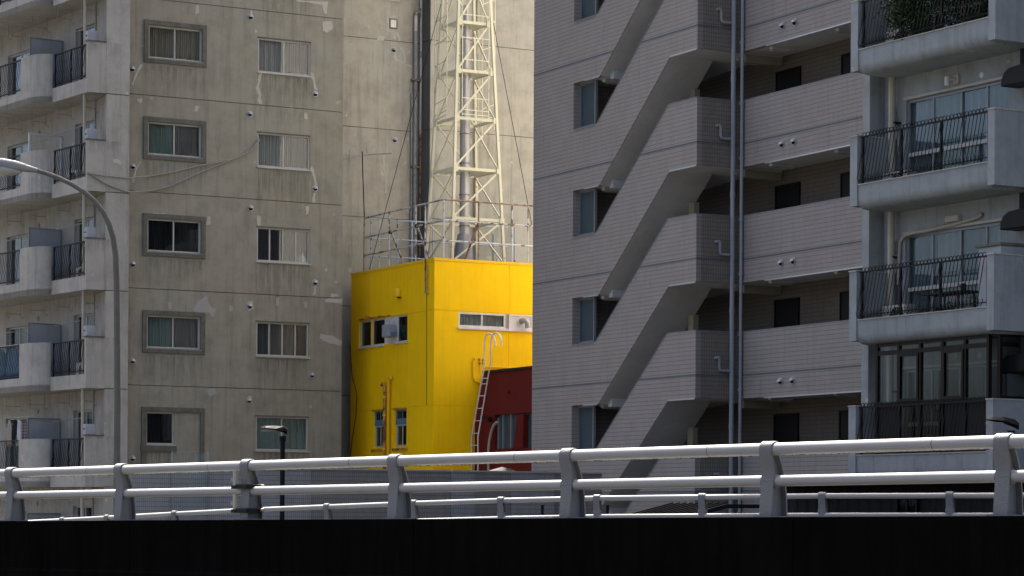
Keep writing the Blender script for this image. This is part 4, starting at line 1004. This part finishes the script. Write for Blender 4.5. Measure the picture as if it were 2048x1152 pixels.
# lattice tower
def tw_leg(px, py, yv): return RF.Y(px, py, yv)
v0 = .75
ax0 = RF.Y(904, 519, v0)[0]; w0_ = 1.73; cxn, cyn = ax0+w0_/2, v0+w0_/2
tower = thing('lattice_tower', 'cream painted steel lattice tower standing on the yellow roof', 'tower', loc=Y.wor((cxn, cyn, RZ)), rz=Y.a)
def half(z): return max(.36, (1.73-(z)*(.76/7.1))/2)
zl_ = [RF.Y(908, py, v0)[2] for py in (519, 435, 334, 232, 135, 36)]
zl_ = [0.0]+zl_[1:]+[zl_[-1]+1.5, zl_[-1]+3.0, zl_[-1]+4.5]
def cor(i, z): h = half(z); return ((-h, -h, z), (h, -h, z), (h, h, z), (-h, h, z))[i]
for i in range(4): MB().bar(cor(i, 0), cor(i, zl_[-1]), .078).build('leg', 'tower_paint', tower)
for j in range(len(zl_)):
    z = zl_[j]
    if j > 0:
        for i in range(4):
            a, b = Vector(cor(i, z)), Vector(cor((i+1) % 4, z)); e = (b-a).normalized()*.05
            MB().bar(a+e-Vector((0, 0, .0)), b-e, .045, .085).build('crossbeam', 'tower_paint', tower)
        if j in (2, 4, 5):
            h = half(z)-.06; pf = MB()
            for t in range(9): xx = -h+2*h*t/8; pf.box(xx-.02, xx+.02, -h, h, z-.02, z+.015)
            pf.build('platform_grating', 'tower_paint', tower)
    if j < len(zl_)-1:
        zu = zl_[j+1]
        for (lo, hi) in ((0, 1), (3, 0), (1, 2), (2, 3)):
            # rising from lo at the lower level to hi at the upper level
            MB().bar(cor(lo, z+.04), cor(hi, zu-.04), .036, .05).build('diagonal_brace', 'tower_paint', tower)
        for i in (0, 1, 3):
            c = Vector(cor(i, zu)); MB().box(c.x-.07, c.x+.07, c.y-.07, c.y-.0 if i != 3 else c.y+.06, zu-.10, zu+.07).build('gusset_plate', 'tower_paint', tower)
TF = Fr(tuple(tower.location), Y.yaw)
def tY(px, py, v): return TF.Y(px, py, v)
# service cage of thin pipes
vf = -.78; x1, x2 = TF.Y(924.5, 150, vf)[0], TF.Y(989.5, 150, vf)[0]; xm = TF.Y(977.5, 150, vf)[0]
xL = TF.X
zlo = TF.Y(925, 231, vf)[2]; ztop = zl_[-1]
def cg(a, b, r=.017): MB().tube([a, b], r, 6).build('cage_pipe', 'tower_paint', tower)
for x in (x1, xm): cg((x, vf, zlo), (x, vf, ztop))
yR = .55; xR = TF.Y(989.5, 150, yR)[0]; xM = TF.Y(965, 150, yR)[0]
cg((xR, yR, zlo-.1), (xR, yR, ztop)); cg((xM, yR, zlo-.6), (xM, yR, ztop))
xl1 = TF.Y(869.5, 150, .7)[0]; xl2 = TF.Y(893.5, 150, -.45)[0]
cg((xl1, .7, zlo-.1), (xl1, .7, ztop)); cg((xl2, -.45, zlo), (xl2, -.45, ztop))
for py in (228, 219, 195, 118, 74, 28, -20, -60):
    z = TF.Y(925, py, vf)[2]; cg((x1, vf, z), (xm, vf, z), .015); cg((xM, yR, z-.05), (xR, yR, z+.12), .013); cg((xl1, .7, z-.02), (xl2, -.45, z+.0), .013)
for py in (137, 37): z = TF.Y(985, py, 0)[2]; cg((xl1, .7, z), (-half(z), .6, z-.02), .02); cg((half(z), -.3, z), (xR, yR, z), .02)
# silver flue inside the tower
flx = TF.Y(929, 400, 0.0)[0]
fl = thing('steel_flue', 'shiny steel exhaust duct rising inside the lattice tower', 'chimney duct', loc=TF.wor((flx, 0, 0)), rz=Y.a)
zt_f = TF.Y(929, 80, 0)[2]; ztt = TF.Y(929, 18, 0)[2]
MB().lathe([(.148, .95), (.148, zt_f)], (0, 0, 0), 'z', 20).build('flue_pipe', 'duct_steel', fl, smooth=True)
MB().lathe([(.17, zt_f), (.17, zt_f+.04), (.11, zt_f+.06), (.11, ztt), (.12, ztt), (.12, ztt+.1), (0, ztt+.1)], (.02, 0, 0), 'z', 20).build('flue_top', 'duct_steel', fl, smooth=True)
MB().lathe([(.30, 0), (.30, .25), (.27, .55), (.19, .82), (.17, .95)], (-.03, 0, 0), 'z', 20).build('flue_base', 'duct_dull', fl, smooth=True)
for py in (452, 390, 340, 327, 268, 140):
    z = TF.Y(929, py, 0)[2]; MB().lathe([(.148, z-.02), (.168, z-.015), (.168, z+.015), (.148, z+.02)], (0, 0, 0), 'z', 20).build('flue_collar', 'duct_dull', fl, smooth=True)
# electric switch box and conduit on the roof
sb = thing('roof_conduit', 'thin blue-grey conduit with a small white box on the yellow roof', 'conduit', loc=RF.wor((RF.Y(987, 500, 1.9)[0], 1.9, 0)), rz=Y.a)
MB().tube([(0, 0, 0), (0, 0, 1.05)], .03, 8).build('post', 'pipe_grey', sb, smooth=True); MB().box(.10, .24, -.05, .03, .12, .32).build('switch_box', 'box_white', sb)
MB().tube([(-.28, 0, 0), (-.26, 0, .14), (-.18, 0, .2), (-.1, 0, .17), (-.04, 0, .1)], .010, 5).build('cable', 'black_metal', sb)
# television aerial
av = l1+.15
am = RF.Y(728, 545, av)
an = thing('television_aerial', 'bent thin television aerial on a dark mast at the roof corner', 'antenna', loc=RF.wor((am[0], av, 0)), rz=Y.a)
AFr = Fr(tuple(an.location), Y.yaw)
ay = lambda px, py: AFr.Y(px, py, 0)
MB().tube([(0, 0, 0)]+[ay(*p) for p in ((729, 440), (726, 360), (724.5, 303))], .018, 6).build('mast', 'black_metal', an)
bm_ = MB().tube([ay(686, 320), ay(724, 311), ay(782, 307)], .012, 5).build('boom', 'alu_grey', an)
for i in range(12):
    px = 735+i*4; a = ay(px, 309.5-i*.2); MB().bar((a[0], -.16, a[2]), (a[0], .16, a[2]), .008).build('element', 'alu_grey', bm_)
for (pa, pb) in (((688, 306), (701, 325)), ((690, 318), (706, 297)), ((694, 338), (713, 323)), ((697, 300), (701, 330)), ((730, 296), (737, 305)), ((704, 330), (714, 330))):
    a, b = ay(*pa), ay(*pb); MB().tube([(a[0], -.1, a[2]), (b[0], .1, b[2])], .008, 4).build('element', 'alu_grey', bm_)
# guy wires
for lab, pa, pb in (('guy wire running from the tower down to the right parapet', (978, 0), (1064, 452)), ('guy wire running from the tower down to the left roof corner', (882, 8), (739, 538))):
    ta = TF.wor(TF.Y(*pa, -.3)); tb_ = RF.wor(RF.Y(*pb, .6 if pb[0] > 900 else 3.6))
    g_ = thing('guy_wire', lab, 'cable', loc=tb_, group='guy wires of the lattice tower')
    d_ = Vector(ta)-Vector(tb_); MB().tube([(0, 0, 0), d_], .009, 4).build('wire', 'black_metal', g_)

# ================================================================== TILED GARDEN WALL in front
_o = P(1205, 940, 63.6); G = Fr((_o[0], _o[1]), 28.33)
gw = thing('tiled_garden_wall', 'low tiled retaining wall of alternating brownish and pale sections behind the road', 'wall', G)
gx = lambda px: G.Y(px, 943)[0]
zg = G.Y(870, 943)[2]
segs = [(252, 622, 'tile_low_pale', .0), (622, 903, 'tile_low', .03), (903, 949, 'tile_low_pale', -.02), (949, 1022, 'tile_low', .0), (1022, 1108, 'tile_low_pale', -.03), (1108, 1205, 'tile_low', .02)]
for a, b, m, off in segs:
    MB().box(gx(a)+.003, gx(b)-.003, off, .5, 0, zg).build('wall_section', m, gw)
    MB().box(gx(a)+.003, gx(b)-.003, off-.02, .52, zg+.002, zg+.04).build('coping_strip', 'box_beige', gw)
q = G.Y(1008, 941, .1)
ph = thing('post_cap', 'small pale pyramid post cap on top of the tiled wall', 'post cap', loc=G.wor((q[0], .2, zg+.042)), rz=G.a)
MB().add([(-.3,-.2,0),(.3,-.2,0),(.3,.2,0),(-.3,.2,0),(0,0,.1)], [(0,1,4),(1,2,4),(2,3,4),(3,0,4),(3,2,1,0)]).build('cap', 'groove', ph)
# corrugated teal windscreen between wall and window
g = [[(gx(342)+(gx(414)-gx(342))*i/60, -.12+.015*(1 if (i//2) % 2 else -1), z) for i in range(61)] for z in (3.0, G.Y(380, 905, -.1)[2])]
tsn = thing('plastic_screen', 'translucent teal corrugated plastic screen below the narrow window', 'screen', G)
MB().sheet(g).build('sheet', 'teal_sheet', tsn)
for px in (342, 414): MB().box(gx(px)-.012, gx(px)+.012, -.1, -.075, 0, G.Y(380, 903, -.1)[2]).build('post', 'alu_grey', tsn)
# fence posts and shed roof seen under the rails
for i, (px, lab) in enumerate(((1085, 'thin black fence post left of the bush, below the rails'), (1215, 'thin black fence post right of the bush, below the rails'), (1328, 'thin black fence post beside the ribbed shed roof'))):
    q = P(px, 1012, 55); fp = thing('fence_post', lab, 'post', loc=(q[0], q[1], 0), group='fence posts beyond the road'); MB().box(-.03, .03, -.03, .03, 0, q[2]).build('post', 'black_metal', fp); MB().box(-.04, .04, -.04, .04, q[2], q[2]+.02).build('post_cap', 'black_metal', fp)
q = P(1375, 1008, 53)
sh = thing('shed', 'dark shed with ribbed roof low behind the far guardrail', 'shed', loc=(q[0], q[1], 0), rz=Y.a)
sr = MB().prism([(-1.5, q[2]-.5), (.6, q[2]), (1.6, q[2]), (1.6, q[2]-.08), (.6, q[2]-.08), (-1.5, q[2]-.58)], 'y', -.6, 1.6).build('roof', 'roof_black', sh)
for i in range(9): MB().bar((-1.5+i*0, -.55+i*.26, q[2]-.47), (.6, -.55+i*.26, q[2]+.03), .03).build('roof_rib', 'black_trim', sr)
MB().box(-1.3, 1.5, -.4, 1.4, 0, q[2]-.6).build('walls', 'groove', sh)
q = P(1180, 1030, 56)
plant('leafy bush glinting in the sun between the guardrail posts', (q[0], q[1], 0), 0, 2.2, q[2]-.1, 2600, .10, 0, 11, cat='bush', name='bush', pot=False)

# ================================================================== ELEVATED ROAD
GA, GB = P(20, 1042, 28.6), P(2010, 1032, 18.57)
yaw = math.degrees(math.atan2(GB[1]-GA[1], GB[0]-GA[0]))
Gd = Fr((GA[0], GA[1]), yaw)
def zpar(x):                                     # height of the parapet top along the near edge
    xb = Gd.loc(GB)[0]; return GA[2]+(GB[2]-GA[2])*x/xb
dzr = P(20, 936, 28.6)[2]-GA[2]; dzr2 = P(2010, 867, 18.57)[2]-GB[2]
def zrail(x): xb = Gd.loc(GB)[0]; return zpar(x)+dzr+(dzr2-dzr)*x/xb
XA, XB = -9.0, 24.0
road = MB()
near = [Gd.wor((x, .25, 0)) for x in (XA, XB)]
# parapet
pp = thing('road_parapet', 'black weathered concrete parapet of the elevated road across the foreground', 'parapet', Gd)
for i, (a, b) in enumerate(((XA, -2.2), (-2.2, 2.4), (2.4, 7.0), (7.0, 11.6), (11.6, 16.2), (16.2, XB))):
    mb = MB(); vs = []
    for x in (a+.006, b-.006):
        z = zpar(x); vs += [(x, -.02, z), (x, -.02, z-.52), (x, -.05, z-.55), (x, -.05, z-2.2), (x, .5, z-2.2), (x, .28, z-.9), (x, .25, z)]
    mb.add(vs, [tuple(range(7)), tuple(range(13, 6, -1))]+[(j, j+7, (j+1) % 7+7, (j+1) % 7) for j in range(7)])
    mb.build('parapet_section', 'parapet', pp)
# near guardrail
gr = thing('guardrail', 'white tubular guardrail on curved cast posts along the near road edge', 'guardrail', Gd)
pxs = [Gd.Y(px, 1035, .10)[0] for px in (24, 243, 496, 792, 1138, 1540, 2010)]
sp = (pxs[-1]-pxs[0])/6; PX = [pxs[0]-sp] + pxs + [pxs[-1]+sp*1.02, pxs[-1]+sp*2]
def post_mesh(parent, x, yc, zb_, H, sc=1.0, first=None, sub=True):
    """cast I-section post: flange curling over the top pipe, web, rear flange"""
    if first is None:
        wd = .132*sc; R1 = .062*sc
        fr_ = [(-.058, 0), (-.056, .06), (-.046, .16), (-.038, .26), (-.033, .34), (-.043, .42), (-.062, .50)]
        fr_ = [(u*sc, v*H/.6) for u, v in fr_]
        top_c = (-.005*sc, H-.052*sc)
        capo = [(top_c[0]+R1*math.cos(math.radians(t)), top_c[1]+R1*math.sin(math.radians(t))) for t in range(190, 0, -18)]
        path = fr_+capo
        th = .012*sc; ins = []
        for i, p in enumerate(path):
            a = path[max(i-1, 0)]; b = path[min(i+1, len(path)-1)]; dx, dy = b[0]-a[0], b[1]-a[1]; n = math.hypot(dx, dy); ins.append((p[0]+dy/n*th, p[1]-dx/n*th))
        mb = MB()
        vs = []
        for xx in (-wd/2, wd/2): vs += [(xx, u, v) for u, v in path]+[(xx, u, v) for u, v in ins]
        n = len(path); fs = []
        for i in range(n-1):
            fs += [(i, i+1, 2*n+i+1, 2*n+i), (n+i+1, n+i, 3*n+i, 3*n+i+1), (i+1, i, n+i, n+i+1), (2*n+i, 2*n+i+1, 3*n+i+1, 3*n+i)]
        fs += [(0, 2*n, 3*n, n), (n-1, 2*n-1, 4*n-1, 3*n-1)]
        mb.add(vs, fs); fo = mb.build('post', 'guard_post', parent, smooth=True, bev=.004*sc)
        web = [(u+.01*sc, v) for u, v in fr_]+[(.03*sc, H-.1*sc), (.07*sc, .42*H/.6), (.105*sc, .3*H/.6), (.125*sc, .15*H/.6), (.132*sc, 0)]
        MB().prism(web, 'x', -.008*sc, .008*sc).build('web', 'guard_post', fo)
        rf = [(.035*sc, H-.1*sc), (.075*sc, .42*H/.6), (.11*sc, .3*H/.6), (.13*sc, .15*H/.6), (.137*sc, 0)]
        MB().prism(rf+[(u+.012*sc, v) for u, v in rf[::-1]], 'x', -wd*.42, wd*.42).build('rear_flange', 'guard_post', fo)
        MB().tube([(-.02*sc-wd/2*0-.055*sc, .018*sc, .29*H/.6), (.055*sc, .018*sc, .29*H/.6)], .056*sc, 14).build('rail_socket', 'guard_post', fo, smooth=True)
        MB().box(-wd*.7, wd*.7, -.10*sc, .15*sc, -.004, .012).build('base_plate', 'guard_post', fo)
        fo.location = (x, yc, zb_); return fo
    o = copy_tree(first, parent); o.location = (x, yc, zb_); return o
first = None
YC = .10
for x in PX:
    o = post_mesh(gr, x, YC, zpar(x), zrail(x)-zpar(x)+.005, 1.0, first); first = first or o
def ypipe(x, f, r): return zpar(x)+(zrail(x)-zpar(x))*f
for a, b in zip(PX[:-1], PX[1:]):
    rt_ = MB().tube([(a+.02, YC-.005, zrail(a)-.056), (b-.02, YC-.005, zrail(b)-.056)], .050, 28).build('top_rail', 'guard_white', gr, smooth=True)
    za, zb2 = ypipe(a, .485, 0), ypipe(b, .485, 0)
    MB().tube([(a+.045, YC+.018, za), (b-.045, YC+.018, zb2)], .044, 28).build('mid_rail', 'guard_white', gr, smooth=True)
    xj = a+(b-a)*.72; MB().tube([(xj-.003, YC-.005, zrail(xj)-.056), (xj+.003, YC-.005, zrail(xj)-.056)], .0505, 28).build('rail_joint', 'groove', rt_)
    # grime hanging in the seam under the top rail
    r = random.Random(int(a*100)); mb = MB()
    for i in range(90):
        x = a+.12+(b-a-.25)*r.random(); z = zrail(x)-.104; h = r.uniform(.004, .013); 
        mb.bar((x, YC-.010, z+.006), (x+r.uniform(-.02, .02), YC-.014, z-h*.5), .006)
    mb.build('grime', 'guard_dirt', rt_, kind='stuff')
# hinge clamps strapped to the third post
xh = PX[3]
cl = thing('hinge_clamp', 'pair of dark strap clamps with pipe stubs on the third guardrail post', 'clamp', loc=Gd.wor((xh, YC, zpar(xh))), rz=Gd.a, group=None)
Hh = zrail(xh)-zpar(xh)
for f in (.56, .16):
    z = Hh*f; MB().box(-.10, .09, -.085, .14, z-.022, z+.022).build('strap', 'black_metal', cl, bev=.006)
    MB().tube([(-.13, -.06, z+.0), (-.13, -.06, z+.16)], .026, 12).build('pipe_stub', 'pipe_cream', cl, smooth=True)
    MB().box(-.165, -.09, -.09, -.03, z-.025, z+.01).build('bracket', 'black_metal', cl)
    MB().box(-.23, -.16, -.05, -.045, z+.05, z+.09).build('tag_plate', 'alu_grey', cl)
    MB().tube([(.09, .1, z), (.13, .1, z)], .02, 8).build('bolt', 'rusty_pipe', cl)
# far guardrail and parapet
fp_ = [(-40, 1045, 57.5), (45, 1040, 56.5), (126, 1035.5, 55.5), (215, 1030.5, 54.4), (350, 1022.5, 52.8), (500, 1014.5, 51.3), (655, 1008, 49.8), (828, 1001, 48.3), (1003, 995, 47), (1195, 990.5, 46), (1405, 988, 45), (1645, 985.5, 44), (1900, 984.5, 43), (2160, 984, 42)]
tops = [Vector(P(*p)) for p in fp_]
fo_ = tops[7]
fg = thing('far_guardrail', 'white tubular guardrail on the far side of the road seen through the near one', 'guardrail', loc=tuple(fo_-Vector((0, 0, .62))))
fpar = thing('far_parapet', 'dark concrete parapet under the far guardrail', 'parapet', loc=tuple(fo_-Vector((0, 0, .62))))
base = fo_-Vector((0, 0, .62))
first = None
for i, p in enumerate(tops):
    d = (tops[min(i+1, len(tops)-1)]-tops[max(i-1, 0)]); an_ = math.atan2(d.y, d.x)
    q = p-base
    o = post_mesh(fg, 0, 0, 0, .62, .95, first); first = first or o
    o.location = (q.x, q.y, q.z-.615); o.rotation_euler = (0, 0, an_)
for a, b in zip(tops[:-1], tops[1:]):
    qa, qb = a-base, b-base; e = (qb-qa).normalized()
    MB().tube([qa+e*.02-Vector((0, 0, .056)), qb-e*.02-Vector((0, 0, .056))], .048, 16).build('top_rail', 'guard_white', fg, smooth=True)
    MB().tube([qa+e*.05-Vector((0, 0, .385)), qb-e*.05-Vector((0, 0, .385))], .042, 14).build('mid_rail', 'guard_white', fg, smooth=True)
    n_ = Vector((-e.y, e.x, 0)).normalized()*.14; t = Vector((0, 0, .62)); bq = Vector((0, 0, 2.4))
    vs = [qa-n_-t, qa+n_-t, qa+n_-bq, qa-n_-bq, qb-n_-t, qb+n_-t, qb+n_-bq, qb-n_-bq]
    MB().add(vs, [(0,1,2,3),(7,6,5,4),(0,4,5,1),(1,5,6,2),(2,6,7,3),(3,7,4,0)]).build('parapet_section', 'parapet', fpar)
# deck between them
nr = [Gd.wor((x, .30, zpar(x)-.92)) for x in [XA+(XB-XA)*i/13 for i in range(14)]]
dk = MB(); g = []
for i in range(14):
    t = tops[i]; g.append([nr[i], (t.x, t.y-.2, t.z-1.55)])
struct(MB().sheet(g).build('road_deck', 'asphalt'))
g2 = [[(a[0], a[1], a[2]-.9), (b[0], b[1], b[2]-.9)] for a, b in g]
struct(MB().sheet(g2).build('deck_underside', 'groove'))
# ================================================================== LAMPS
q = P(233, 900, 65.5)
lp = thing('street_lamp', 'tall curved grey street lamp arching over the road at the left', 'street lamp', loc=(q[0], q[1], 0))
pts = [P(px, py, 65.5) for px, py in ((234, 1000), (234.5, 800), (234, 650), (233, 560), (231, 510), (226, 475), (218, 448), (206, 424), (190, 403), (170, 385), (145, 369), (118, 356), (90, 346), (60, 337))]
pts = [(a-q[0], b-q[1], c) for a, b, c in pts]; pts[0] = (pts[1][0], 0, 0)
rad = [.10, .085, .08, .078, .076, .074, .072, .07, .068, .066, .062, .06, .058, .056]
MB().tube(pts, rad, 14).build('pole', 'lamp_pole', lp, smooth=True)
hd = [P(px, py, 65.5) for px, py in ((75, 341), (55, 337), (30, 331), (5, 327), (-20, 325), (-40, 328))]
hd = [(a-q[0], b-q[1], c) for a, b, c in hd]
MB().tube(hd, [.06, .10, .135, .14, .12, .05], 16).build('lamp_head', 'lamp_head', lp, smooth=True)
gl_ = [P(px, py, 65.5) for px, py in ((44, 343), (25, 343), (5, 341), (-20, 338))]
gl_ = [(a-q[0], b-q[1], c) for a, b, c in gl_]
MB().tube(gl_, [.03, .12, .14, .06], 14).build('lamp_glass', 'lamp_glass', lp, smooth=True)
def black_lamp(px, d, hpts, lab, base_px=None):
    q = P(px, 900, d); t = thing('black_street_lamp', lab, 'street lamp', loc=(q[0], q[1], 0), group='black lamps with flat heads beyond the road')
    zt = P(px, hpts[2][1]+8, d)[2]
    MB().tube([(0, 0, 0), (0, 0, zt)], .055, 10).build('pole', 'black_metal', t, smooth=True)
    a, b, c = [Vector(P(x_, y_, d))-Vector((q[0], q[1], 0)) for x_, y_ in hpts]
    sec = []
    def ringp(p, w_, up, dn): return [(p.x, p.y-w_, p.z), (p.x, p.y-w_*.6, p.z+up), (p.x, p.y+w_*.6, p.z+up), (p.x, p.y+w_, p.z), (p.x, p.y+w_*.5, p.z-dn), (p.x, p.y-w_*.5, p.z-dn)]
    ws = [ringp(a, .05, .01, .01), ringp(a.lerp(b, .35), .14, .045, .02), ringp(b, .17, .07, .03), ringp(b.lerp(c, .7), .13, .10, .04), ringp(c, .06, .06, .06)]
    vs = [p for r_ in ws for p in r_]; fs = [tuple(range(5, -1, -1)), tuple(24+i for i in range(6))]
    for j in range(4):
        for i in range(6): fs.append((j*6+i, j*6+(i+1) % 6, (j+1)*6+(i+1) % 6, (j+1)*6+i))
    h = MB().add(vs, fs).build('lamp_head', 'black_metal', t)
    MB().box(a.lerp(b, .5).x-.15, b.x, b.y-.08, b.y+.08, b.z-.05, b.z-.028).build('lamp_glass', 'lamp_glass', h)
    MB().tube([(0, 0, zt), (0, 0, zt-.12)], .075, 10).build('collar', 'black_metal', h)
black_lamp(565, 57, [(522, 855), (552, 858), (575, 864)], 'black lamp with a flat head in front of the lower concrete windows')
black_lamp(2022, 46, [(1972, 839), (2005, 842), (2037, 853)], 'black lamp head behind the rightmost guardrail post')
